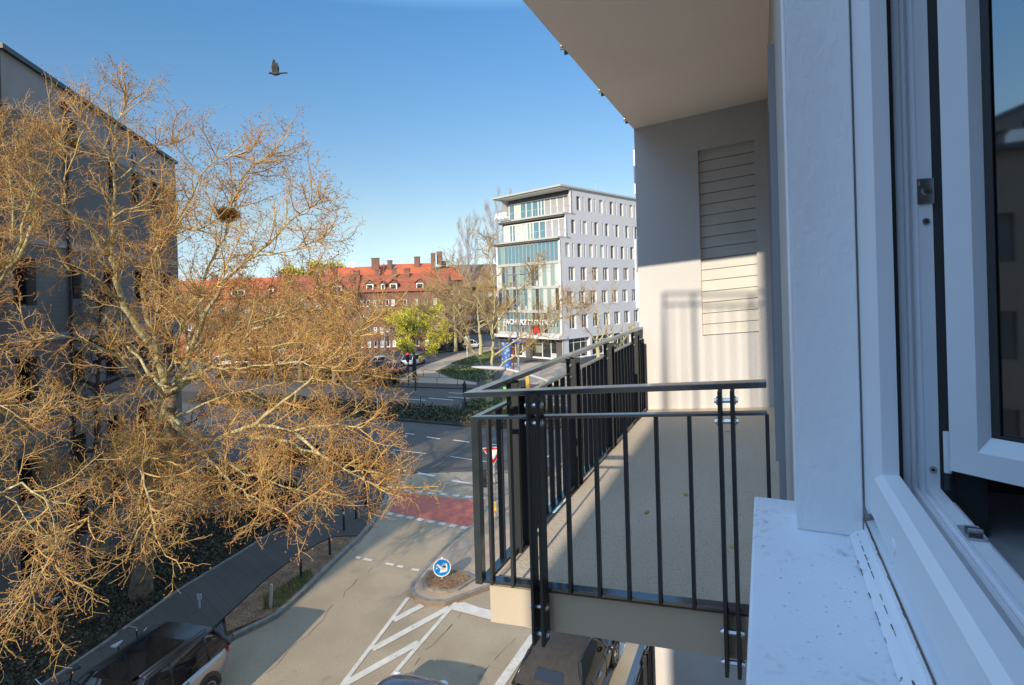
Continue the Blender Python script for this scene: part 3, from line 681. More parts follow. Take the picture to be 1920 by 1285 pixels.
# unseen bay, wall and railing added behind the camera to shape the balcony shadows
by = mb('plaster').box(-6.5, -3.0, -6, .85, 0, W0 + 2.45)
by.build('added_shade_bay', home)
mb('plaster').box(-6.5, -3.0, -6, -.10, W0 + 2.451, W0 + 9).box(-2.999, -1.645, -.8, -.44, 0, W0 + 9).build('added_rear_wall', home)
rb = mb('anthracite'); zz = W0 + 3.70
rb.box(-3.03, -3.0, -.1, .85, zz - .02, zz).box(-3.03, -3.0, -.1, .85, zz - .125, zz - .105)
rb.box(-6.5, -3.03, .82, .85, zz - .02, zz)
for v in (.835, .02, .55): rb.box(-3.04, -2.99, v - .016, v + .016, W0 + 2.45, zz)
v = -.04
while v < .8: rb.box(-3.025, -3.005, v - .006, v + .006, W0 + 2.45, zz - .12); v += .115
u = -6.4
while u < -3.1: rb.box(u - .006, u + .006, .825, .845, W0 + 2.45, zz); u += .13
rb.build('added_shade_railing', home)
# ------------------------------------------------------------------ facades
def facade(b, L, z0, z1, holes, depth, T=None, x0=0.0):
    """front at y=0 with real openings cut in it and reveals going in by depth"""
    xs = sorted({x0, L} | {h[0] for h in holes} | {h[1] for h in holes}); zs = sorted({z0, z1} | {h[2] for h in holes} | {h[3] for h in holes})
    xs = [x for x in xs if x0 <= x <= L]; zs = [z for z in zs if z0 <= z <= z1]
    T = T or (lambda x, y, z: (x, y, z))
    for i in range(len(xs) - 1):
        for j in range(len(zs) - 1):
            cx, cz = (xs[i] + xs[i + 1]) / 2, (zs[j] + zs[j + 1]) / 2
            if any(h[0] < cx < h[1] and h[2] < cz < h[3] for h in holes): continue
            b.add([T(xs[i], 0, zs[j]), T(xs[i + 1], 0, zs[j]), T(xs[i + 1], 0, zs[j + 1]), T(xs[i], 0, zs[j + 1])], [(0, 1, 2, 3)])
    for a, c, e, f in holes:
        b.add([T(a, 0, e), T(c, 0, e), T(c, 0, f), T(a, 0, f), T(a, depth, e), T(c, depth, e), T(c, depth, f), T(a, depth, f)],
              [(0, 1, 5, 4), (1, 2, 6, 5), (2, 3, 7, 6), (3, 0, 4, 7)])
def window(parent, a, c, e, f, dep, T=None, fm='white_win', gm='glass_dark', mul=1, tr=0, fw=.06, sill=None):
    T = T or (lambda x, y, z: (x, y, z))
    b = mb(fm)
    def bx(x0, x1, z0, z1, y0=dep - .06, y1=dep - .01): b.box(x0, x1, y0, y1, z0, z1)
    bx(a + .002, a + fw, e + .002, f - .002); bx(c - fw, c - .002, e + .002, f - .002); bx(a + fw, c - fw, e + .002, e + fw); bx(a + fw, c - fw, f - fw, f - .002)
    for i in range(mul): x = a + (c - a) * (i + 1) / (mul + 1); bx(x - fw * .45, x + fw * .45, e + fw, f - fw, dep - .055)
    if tr: z = e + (f - e) * tr; bx(a + fw, c - fw, z - fw * .4, z + fw * .4, dep - .05)
    if sill: b.box(a - .05, c + .05, -.05, .02, e - .06, e - .003)
    b.xf(T); o = b.build('window', parent)
    p = mb(gm).box(a + .01, c - .01, dep - .02, dep + .01, e + .01, f - .01).xf(T).build('pane', o)
    return o

# left building (shaded facade behind the plane tree); x runs from its near end to the far corner
LBx, LBy = -15.10, 16.75
lb = thing('apartment_house', (LBx, LBy, 0), math.atan2(.97173, -.23609), 'long grey brown apartment house in shade behind the plane tree, flat roof with dark edge', 'building')
# seen from the street the far end is on the right: x right, y inward (left of x)
TL = lambda x, y, z: (x, y, z)
LL, ZL, D = 15.03, 17.2, .32
holes = []
def stack(x0, x1): 
    for k, (e, f) in enumerate(((15.3, 16.35), (12.9, 13.95), (9.7, 10.9), (6.6, 7.8), (3.5, 4.7), (.9, 2.6))): holes.append((x0, x1, e, f))
stack(3.62, 4.4)
for e in (12.6, 9.5, 6.4, 3.3, .9): holes.append((.3, 1.5, e, e + 1.5)); holes.append((6.1, 7.5, e, e + 1.5)); holes.append((9.2, 10.6, e, e + 1.5)); holes.append((12.4, 13.9, e, e + 1.5))
for x in (6.9, 9.2, 11.45): holes.append((x - .05, x + .75, 14.0, 15.5))
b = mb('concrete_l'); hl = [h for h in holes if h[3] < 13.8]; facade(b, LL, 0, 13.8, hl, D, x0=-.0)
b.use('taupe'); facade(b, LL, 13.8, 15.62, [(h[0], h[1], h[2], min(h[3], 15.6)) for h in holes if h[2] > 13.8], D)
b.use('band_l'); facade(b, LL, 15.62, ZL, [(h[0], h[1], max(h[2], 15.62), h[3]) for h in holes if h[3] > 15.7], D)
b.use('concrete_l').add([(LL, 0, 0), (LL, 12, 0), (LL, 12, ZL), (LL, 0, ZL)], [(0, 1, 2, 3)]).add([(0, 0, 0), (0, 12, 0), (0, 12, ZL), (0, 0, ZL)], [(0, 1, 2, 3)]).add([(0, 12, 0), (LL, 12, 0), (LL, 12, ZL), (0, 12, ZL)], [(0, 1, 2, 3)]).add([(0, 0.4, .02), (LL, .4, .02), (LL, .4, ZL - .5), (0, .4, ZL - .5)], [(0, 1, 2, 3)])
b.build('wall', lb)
mb('dark_metal').box(-.1, LL + .12, -.12, 12.1, ZL, ZL + .16).build('roof', lb)
for z in (10.95 + .55, 8.3, 5.2, 2.75): mb('band_l').box(0, LL, -.03, .0 - .002, z, z + .24).build('floor_band', lb)
for h in holes: window(lb, *h, D, fm='dark_metal', gm='glass_shade', mul=0 if h[1] - h[0] < 1 else 1)
for x in (6.9, 9.15, 11.4): mb('dark_metal').disc((x + .3, -.01, 16.2), (0, 1, 0), .27, .06, 24, r2=.2).use('glass_dark').disc((x + .3, -.005, 16.2), (0, 1, 0), .21, .03, 24).build('porthole', lb)
dp = mb('dark_metal').tube([(3.42, -.08, .2), (3.42, -.08, 16.5)], .05, 10).box(3.3, 3.54, -.2, -.01, 16.45, 16.75).build('downpipe', lb)
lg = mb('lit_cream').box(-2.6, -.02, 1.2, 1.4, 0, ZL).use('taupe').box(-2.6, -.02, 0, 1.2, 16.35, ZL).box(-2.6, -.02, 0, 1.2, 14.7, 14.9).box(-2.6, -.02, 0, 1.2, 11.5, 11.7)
lg.build('loggia', lb)
rl = mb('dark_metal')
for z in (15.1, 15.3, 15.5): rl.box(-2.6, -.02, .0, .03, z, z + .03)
rl.build('loggia_railing', lb)

# glass fronted office block on the corner
ofc = thing('office_building', (6.6, 75.0, 0), math.atan2(.714, .70), 'white seven storey office block with glazed left front, terraces and thin flat roof', 'building')
TY = lambda a, d, z: (d, 12.3 - a, z)       # left front runs along y; a counts from its left end
SZ = [3.3, 6.62, 10.0, 13.36, 16.66, 20.0, 23.4]
X6, X7, XL = 1.45, 2.65, 30.0
wide, hs = [], {k: [] for k in range(7)}
for i in range(10):
    s = 1.10 + 2.68 * i
    hs[6] += [(s + 2.75, s + 3.62, 20.66, 22.6), (s + 4.2, s + 4.5, 20.66, 22.6)] if s + 4.5 < XL else []
    hs[5] += [(s + 1.45, s + 2.3, 17.37, 19.25)] + ([(s + .75 + 2.68, s + 1.05 + 2.68, 17.37, 19.25)] if s + 4 < XL else [])
    hs[4] += [(s, s + .92, 14.1, 16.0), (s + 1.55, s + 1.88, 14.1, 16.0)]
    hs[3] += [(s + .6, s + 1.95, 10.8, 12.75)]; hs[2] += [(s + .1, s + 1.5, 7.5, 9.42)]; hs[1] += [(s + .5, s + 1.95, 4.2, 6.15)]
b = mb('office_white')
for k in range(1, 7):
    x_0 = 0 if k < 5 else (X6 if k == 5 else X7)
    facade(b, XL, SZ[k - 1], SZ[k], [h for h in hs[k] if h[1] < XL - .1 and h[0] > x_0 + .2], .26, x0=x_0)
# ground floor: pillars and shop windows
gh = [(1.3, 6.1, .15, 2.9), (6.6, 11.4, .15, 2.9), (12, 17, .15, 2.9), (17.6, 22.6, .15, 2.9)]
facade(b, XL, 0, 3.3, gh, .5)
b.add([(XL, 0, 0), (XL, 12.3, 0), (XL, 12.3, 23.4), (XL, 0, 23.4)], [(0, 1, 2, 3)]).add([(0, 12.3, 0), (XL, 12.3, 0), (XL, 12.3, 16.66), (0, 12.3, 16.66)], [(0, 1, 2, 3)])
b.add([(X6, 12.3, 16.66), (XL, 12.3, 16.66), (XL, 12.3, 23.4), (X6, 12.3, 23.4)], [(0, 1, 2, 3)])
b.build('wall', ofc)
for h in gh: window(ofc, *h, .5, fm='office_trim', mul=2, tr=.78, fw=.1)
for k in range(1, 7):
    x_0 = 0 if k < 5 else (X6 if k == 5 else X7)
    for h in hs[k]:
        if not (h[1] < XL - .1 and h[0] > x_0 + .2) or h[0] > 22: continue
        if k >= 4:
            w_ = window(ofc, *h, .26, fm='mullion', gm='win_dark' if random.random() < .75 else 'curtain', mul=0, fw=.05)
        else: window(ofc, *h, .26, fm='office_trim', gm='win_dark' if random.random() < .4 else 'glass_dark', mul=1, fw=.11)
# left front: curtain wall storeys 1..4
cols = ['glass_blue', 'glass_green', 'curtain', 'glass_dark', 'glass_blue', 'glass_green']
for k in range(1, 5):
    z0, z1 = SZ[k - 1] + (.25 if k > 1 else .45), SZ[k] - .12
    n = 16; a0, a1 = .25, 11.95
    fb = mb('mullion')
    for i in range(n + 1):
        a = a0 + (a1 - a0) * i / n; fb.box(a - .035, a + .035, .02, .14, z0, z1)
    fb.xf(TY); f_ = fb.build('curtain_wall', ofc)
    for i in range(n):
        a = a0 + (a1 - a0) * i / n; a2 = a0 + (a1 - a0) * (i + 1) / n
        if k == 4: m_ = 'glass_blue' if i > 8 or random.random() < .6 else 'glass_green'
        else: m_ = random.choice(cols if i < 8 else ['glass_green', 'curtain', 'glass_dark', 'glass_green'])
        zc = z0 if (k == 4 and i > 9) or random.random() < .5 else z0
        pb = mb(m_).box(a + .036, a2 - .036, .08, .10, z0, z1)
        if k == 4 and i < 11: pb.use('curtain').box(a + .1, a2 - .1, .070, .078, z1 - .42, z1 - .26)
        if random.random() < .45 and i < 12: pb.use(random.choice(['brick_brown', 'room', 'curtain'])).box(a + .15, a2 - .2, .072, .078, z0 + .05, z0 + random.uniform(.5, .9))
        pb.xf(TY).build('pane', f_)
b = mb('slab_edge')
for z in SZ[1:4]: b.box(0, 12.25, -.05, .3, z - .12, z + .25)
b.box(.0, 12.25, -.05, .3, 3.3, 3.74)
b.use('office_trim').box(11.95, 12.3, -.03, .28, 0, 16.3).box(0, .25, -.03, .28, 3.3, 16.3)
b.xf(TY).build('spandrel', ofc)
# canopy and shop level
mb('office_white').box(.2, 12.6, -1.1, .6, 3.02, 3.44).xf(TY).build('canopy', ofc)
sg = mb('dark_panel').box(5.6, 6.5, -.15, .4, 0, 3.0).box(.2, 1.6, -.1, .4, 0, 3.0).box(11.2, 12.25, -.05, .4, 0, 3.0).xf(TY).build('shop_pier', ofc)
sh = mb('glass_dark').box(1.6, 5.6, .5, .55, .1, 2.98).box(6.5, 11.2, .5, .55, .1, 2.98).use('office_trim').box(1.6, 5.6, .3, .5, 0, .32).box(6.5, 11.2, .3, .5, 0, .32)
for a in (3.0, 4.4, 8.2, 9.8): sh.box(a, a + .1, .42, .5, .3, 2.98)
sh.use('curtain').box(4.4, 5.4, .45, .49, .35, 1.1).box(9.9, 11, .45, .49, .35, .95).use('glass_green').box(7, 8.1, .46, .49, .9, 1.9)
sh.xf(TY).build('shop_front', ofc)
bs_ = mb('shop_blue').box(2.2, 5.5, -.35, -.1, 2.2, 2.95).xf(TY).build('shop_sign', ofc)
gl = mb('sign_white'); a = 2.75
for wd in (.22, .16, .3, .2, .12, .26, .2, .14):
    gl.box(a, a + wd * .35, -.37, -.352, 2.42, 2.75); gl.box(a + wd * .35, a + wd, -.37, -.352, 2.68, 2.75); gl.box(a + wd * .35, a + wd * .8, -.37, -.352, 2.50, 2.56); a += wd + .09
gl.xf(TY).build('lettering', bs_)
# writing
def on_left(a, z, off): return (off, 12.3 - a, z)
tx_ = text_mesh('lettering', 'FACHARZTZENTRUM', 1.02, 'sign_white', ofc, on_left(6.55, 5.15, -.32), (pi / 2, 0, -pi / 2), .05, .02)
tx_.scale = (1.03, 1, 1)
text_mesh('lettering', 'ABBL', 1.25, 'sign_white', ofc, on_left(1.35, 20.75, -.05), (pi / 2, 0, -pi / 2), .06, .03)
ap = text_mesh('pharmacy_sign', 'A', 1.75, 'sign_red', ofc, on_left(8.15, 4.15, -.55), (pi / 2, 0, -pi / 2), .08, .10)
# terraces
def terr(z, xf_, blind_from, door):
    b = mb('dark_panel').box(.3, 12.25, xf_ + .02, xf_ + .3, z + 2.75, z + 3.2).xf(TY).build('lintel', ofc)
    n = 10; a0, a1 = .35, 12.2
    fb = mb('office_trim'); fb.box(a0, a1, xf_ - .06, xf_ + .1, z + 2.62, z + 2.75)
    for i in range(n + 1): a = a0 + (a1 - a0) * i / n; fb.box(a - .07, a + .07, xf_ - .06, xf_ + .1, z + .12, z + 2.62)
    for i in door: a = a0 + (a1 - a0) * (i + .5) / n; fb.box(a - .08, a + .08, xf_ - .05, xf_ + .1, z + .12, z + 2.62)
    fb.xf(TY); f_ = fb.build('terrace_front', ofc)
    for i in range(n):
        a = a0 + (a1 - a0) * i / n; a2 = a0 + (a1 - a0) * (i + 1) / n
        m_ = 'blind' if i >= blind_from else random.choice(['glass_blue', 'glass_blue', 'glass_green', 'curtain'])
        mb(m_).box(a + .071, a2 - .071, xf_ + .0, xf_ + .03, z + .12, z + 2.62).xf(TY).build('pane', f_)
    mb('slab_edge').box(-.5, 12.3, -.45 + xf_ - X6, xf_ + 1, z - .12, z + .12).xf(TY).build('terrace_slab', ofc)
    mb('dark_panel').box(-.3, 12.2, -.3 + xf_ - X6, xf_, z - .36, z - .125).xf(TY).build('slab_shade_strip', ofc)  # dark strip put in for the shade beneath the terrace slab
    rb = mb('mullion'); y_ = -.40 + xf_ - X6
    rb.box(-.5, 12.25, y_ - .015, y_ + .015, z + 1.05, z + 1.1)
    for i in range(14): rb.box(-.5 + i * .98, -.47 + i * .98, y_ - .015, y_ + .015, z + .12, z + 1.05)
    rb.box(12.22, 12.25, y_, xf_, z + 1.05, z + 1.1)
    rb.xf(TY).build('terrace_railing', ofc)
terr(SZ[4] + .04, X6, 7, (1, 4)); terr(SZ[5] + .02, X7, 6, (1, 5))
b = mb('office_white').box(X6 - .1, X6 + .25, .0, .3, SZ[4] + .2, SZ[5]).box(X7 - .1, X7 + .25, .0, .3, SZ[5] + .15, SZ[6])
b.build('corner_fin', ofc)
rf = mb('slab_edge')
rf.prism([(X7 - 2.5, -.25), (XL + .4, -.25), (XL + .4, 13.6), (X7 - 2.2, 13.6)], 23.55, 23.8).use('office_trim').prism([(X7 - 2.2, .0), (XL, 0), (XL, 13.2), (X7 - 1.9, 13.2)], 23.40, 23.549)
rf.use('zinc').tube([(14, 4, 23.8), (14, 4, 26.2)], .03).box(13.3, 15, 3.4, 4.4, 23.8, 24.1)
rf.build('roof', ofc)

# brick houses in the background
def gable_roof(b, L, z0, z1, D_, ov=.45, hipL=0, hipR=0, x0=0):
    r0, r1 = x0 + hipL, L - hipR
    v = [(x0 - ov, -ov, z0), (L + ov, -ov, z0), (L + ov, D_ + ov, z0), (x0 - ov, D_ + ov, z0), (r0 - (ov if not hipL else 0), D_ / 2, z1), (r1 + (ov if not hipR else 0), D_ / 2, z1)]
    b.add(v, [(0, 1, 5, 4), (2, 3, 4, 5), (1, 2, 5), (3, 0, 4), (0, 3, 2, 1)])
    return b
def dormer(parent, x, wd, z, y, m='tile_red', wm='brick_red', n=2):
    b = mb(wm).box(x, x + wd, y, y + 2.2, z, z + 1.15)
    b.add([(x, y, z + 1.15), (x + wd, y, z + 1.15), (x + wd / 2, y, z + 1.15 + wd * .42)], [(0, 1, 2)])
    d = b.build('dormer', parent)
    r = mb(m); h = z + 1.15; t = h + wd * .42
    r.add([(x - .2, y - .25, h - .12), (x + wd / 2, y - .25, t + .1), (x + wd / 2, y + 3.2, t + .1), (x - .2, y + 3.2, h - .12)], [(0, 1, 2, 3)])
    r.add([(x + wd + .2, y - .25, h - .12), (x + wd / 2, y - .25, t + .1), (x + wd / 2, y + 3.2, t + .1), (x + wd + .2, y + 3.2, h - .12)], [(3, 2, 1, 0)])
    r.build('roof', d)
    wn = mb('white_win').box(x + .15, x + wd - .15, y - .05, y - .002, z + .12, z + 1.1).use('glass_dark')
    for i in range(n): a = x + .28 + (wd - .5) * i / n; wn.box(a, a + (wd - .5) / n - .12, y - .07, y - .051, z + .25, z + .98)
    wn.build('window', d)
def chimney(parent, x, y, z0, z1, w_=.9, m='brick_dark', d_=.6):
    mb(m).box(x, x + w_, y, y + d_, z0, z1).use('dark_metal').box(x - .05, x + w_ + .05, y - .05, y + d_ + .05, z1, z1 + .18).build('chimney', parent)
def house(name, loc, rz, L, ze, zr, D_, label, wx, wrows, wm, rm, dorm=(), chim=(), ww=.62, hipL=0, hipR=0, gm='curtain', group=None, mul=1, extra=None, side=()):
    h = thing(name, loc, rz, label, 'building', group)
    hl = [(x, x + (ww if not isinstance(x, tuple) else 0), z, z + 1.12) for x in wx for z in wrows if x + ww < L]
    b = mb(wm); facade(b, L, 0, ze, hl, .16)
    b.add([(L, 0, 0), (L, D_, 0), (L, D_, ze), (L, 0, ze)], [(0, 1, 2, 3)]).add([(0, 0, 0), (0, D_, 0), (0, D_, ze), (0, 0, ze)], [(0, 1, 2, 3)]).add([(0, D_, 0), (L, D_, 0), (L, D_, ze), (0, D_, ze)], [(0, 1, 2, 3)])
    b.build('wall', h)
    r = mb(rm); gable_roof(r, L, ze, zr, D_, hipL=hipL, hipR=hipR); r.build('roof', h)
    for w4 in hl: window(h, *w4, .16, fm='white_win', gm=random.choice([gm, 'glass_dark']), mul=mul, fw=.1, sill=1)
    for x, wd in dorm: dormer(h, x, wd, ze + .25, .35, rm, wm, 2 if wd > 1.5 else 1)
    for c in chim: chimney(h, *c)
    return h
rows = [7.75, 5.45, 3.1, .8]
hb = house('brick_house', (-26.4, 95, 0), 0, 15.0, 10.15, 13.3, 9, 'brick house, its brick darkened for shade, with a row of white windows under three dormers', [0.55, 1.6, 2.7, 3.75, 4.85, 5.85, 7.9, 9.8, 11.4, 13], rows, 'brick_dark', 'tile_brown',
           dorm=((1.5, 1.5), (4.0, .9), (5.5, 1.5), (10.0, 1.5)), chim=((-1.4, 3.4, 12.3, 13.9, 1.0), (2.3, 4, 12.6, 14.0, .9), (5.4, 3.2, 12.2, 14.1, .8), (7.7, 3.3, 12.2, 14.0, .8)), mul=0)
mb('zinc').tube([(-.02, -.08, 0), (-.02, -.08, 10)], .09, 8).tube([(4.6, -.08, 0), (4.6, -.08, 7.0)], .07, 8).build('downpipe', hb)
# orange brick row left of it, four houses stepping down the street
ang = math.atan2(6.0, 41.0)
px_, py_ = -26.45, 94.2
lbls = ['sunlit orange brick house with two white windowed dormers beside the dark house', 'orange brick house with broad dormer seen through the plane tree, second in row', 'orange brick house third in its row, mostly hidden behind the plane tree twigs', 'orange brick house at the far left end of its row behind the plane tree']
Lh = [11, 11, 11, 11]; x_, y_ = px_, py_
for i in range(4):
    x_ -= Lh[i] * cos(ang); y_ -= Lh[i] * sin(ang)
    ze = 10.0 - i * .22
    hs_ = house('brick_house', (x_, y_, 0), ang, Lh[i], ze, ze + 3.4, 9, lbls[i], [.7, 2.6, 4.4, 6.3, 8.1, 9.5], [r_ - .25 - i * .22 for r_ in rows[:3]] + [.7], 'brick_red', 'tile_brown' if i == 0 else 'tile_red',
          dorm=((4.4, 1.1), (7.2, 1.8)) if i != 1 else ((2.2, 2.4), (8, 1.1)), chim=((8.9, 4.2, ze + 2.6, ze + 4.1, .9),) if i else (), ww=.95, group='orange brick houses behind the plane tree', hipR=0)
mb('sign_white').disc((10.2, 4.0, 14.3), (.3, -1, .2), .5, .06, 20).build('satellite_dish', hs_)
# higher roofs behind
hc = house('corner_house', (-37.0, 110, 0), 0, 10.0, 12.2, 15.5, 8, 'red tiled house roof with tall brick gable chimney rising behind the brick rows', [], [], 'brick_red', 'tile_red', chim=((8.8, 3.0, 13, 17.0, 1.5), (1.3, 3.8, 14.4, 15.6, 1.0, 'brick_dark'), (-.6, 3.6, 12, 16, 1.0)))
mb('sign_white').disc((4.7, 3.9, 16.0), (.3, -1, .25), .7, .08, 20).use('zinc').tube([(4.8, 4.2, 15.2), (4.7, 4.0, 16)], .05).build('satellite_dish', hc)
hd = house('corner_house', (-27.5, 112, 0), radians(-4), 13.0, 12.1, 16.0, 10, 'large red hipped roof with chimneys at the right end of the brick row', [], [], 'brick_red', 'tile_red', hipR=2.5, chim=((1.8, 3.3, 14, 16.6, .9), (7.3, 3.8, 15, 17.2, 1.1), (11.0, 2.8, 14.6, 17.7, .8), (12.0, 4.0, 15.6, 18.1, 1.0)))
he = house('brick_house', (-14.9, 111.5, 0), radians(35), 6.0, 12.3, 15.2, 9, 'brick house wing with red roof turned away right of the large hipped roof', [1, 3, 4.6], [9.4, 6.5, 3.6], 'brick_dark', 'tile_red', chim=((3.5, 4.0, 14, 16.2, .9),))
hf = house('brick_house', (-14.0, 128, 0), radians(8), 26, 10.9, 16.4, 12, 'long brown brick house with tan roof between the poplars and the glass office block', [2, 3.6, 5.2, 6.8, 8.6, 10.2, 12, 14, 16, 18], [8.7, 6.2, 3.6, 1], 'brick_brown', 'tile_tan', ww=.8)
hg = house('brick_house', (30, 118, 0), radians(-20), 30, 11, 15, 11, 'brick house far to the right behind the office block', [2, 5, 8, 11, 14, 17, 20, 23, 26], [7.5, 4.5, 1.2], 'brick_dark', 'tile_red')
hh = house('brick_house', (-120, 105, 0), radians(6), 48, 11, 15.4, 11, 'long brick house far to the left beyond the apartment house', [2 + 3 * i for i in range(15)], [7.5, 4.5, 1.2], 'brick_red', 'tile_red')

# unseen block added behind the camera, sized and turned to shade the left pavement
rb_ = thing('added_shade_block', (-23.5, -20, 0), -SUN_AZ, 'plain block added behind the camera on the left to shade the street', 'building')
bk = mb('concrete_l'); hl = [(2 + 3.2 * i, 3.6 + 3.2 * i, 1 + 3 * k, 2.5 + 3 * k) for i in range(12) for k in range(7)]
facade(bk, 42, 0, 21.5, hl, .25, T=lambda x, y, z: (-x, -y, z))
bk.box(-42, 0, -12, -.3, 0, 21.5)
bk.build('wall', rb_)
nb = thing('neighbour_house', (-20, -13, 0), pi / 2, 'plain rendered apartment house further back along the left side of the street', 'building')
bk2 = mb('taupe'); hl2 = [(1.5 + 3 * i, 2.8 + 3 * i, 1 + 3 * k, 2.5 + 3 * k) for i in range(5) for k in range(4)]
facade(bk2, 16, 0, 13.4, hl2, .25); bk2.box(0, 16, .3, 10, 0, 13.4); bk2.build('wall', nb)
mb('glass_dark').box(.5, 15.5, .26, .29, .5, 13).build('window_band', nb)
mb('dark_metal').box(-.2, 16.2, -.2, 10.2, 13.4, 13.6).use('sign_white').box(4, 5, 3, 4, 13.6, 14.6).box(9, 10, 3, 4, 13.6, 14.6).build('roof', nb)
mb('glass_dark').box(-41.5, -.5, -.29, -.26, .5, 18.5).build('window_band', rb_)
mb('dark_metal').box(-42.2, .0, -12.2, .2, 21.5, 21.7).build('roof', rb_)

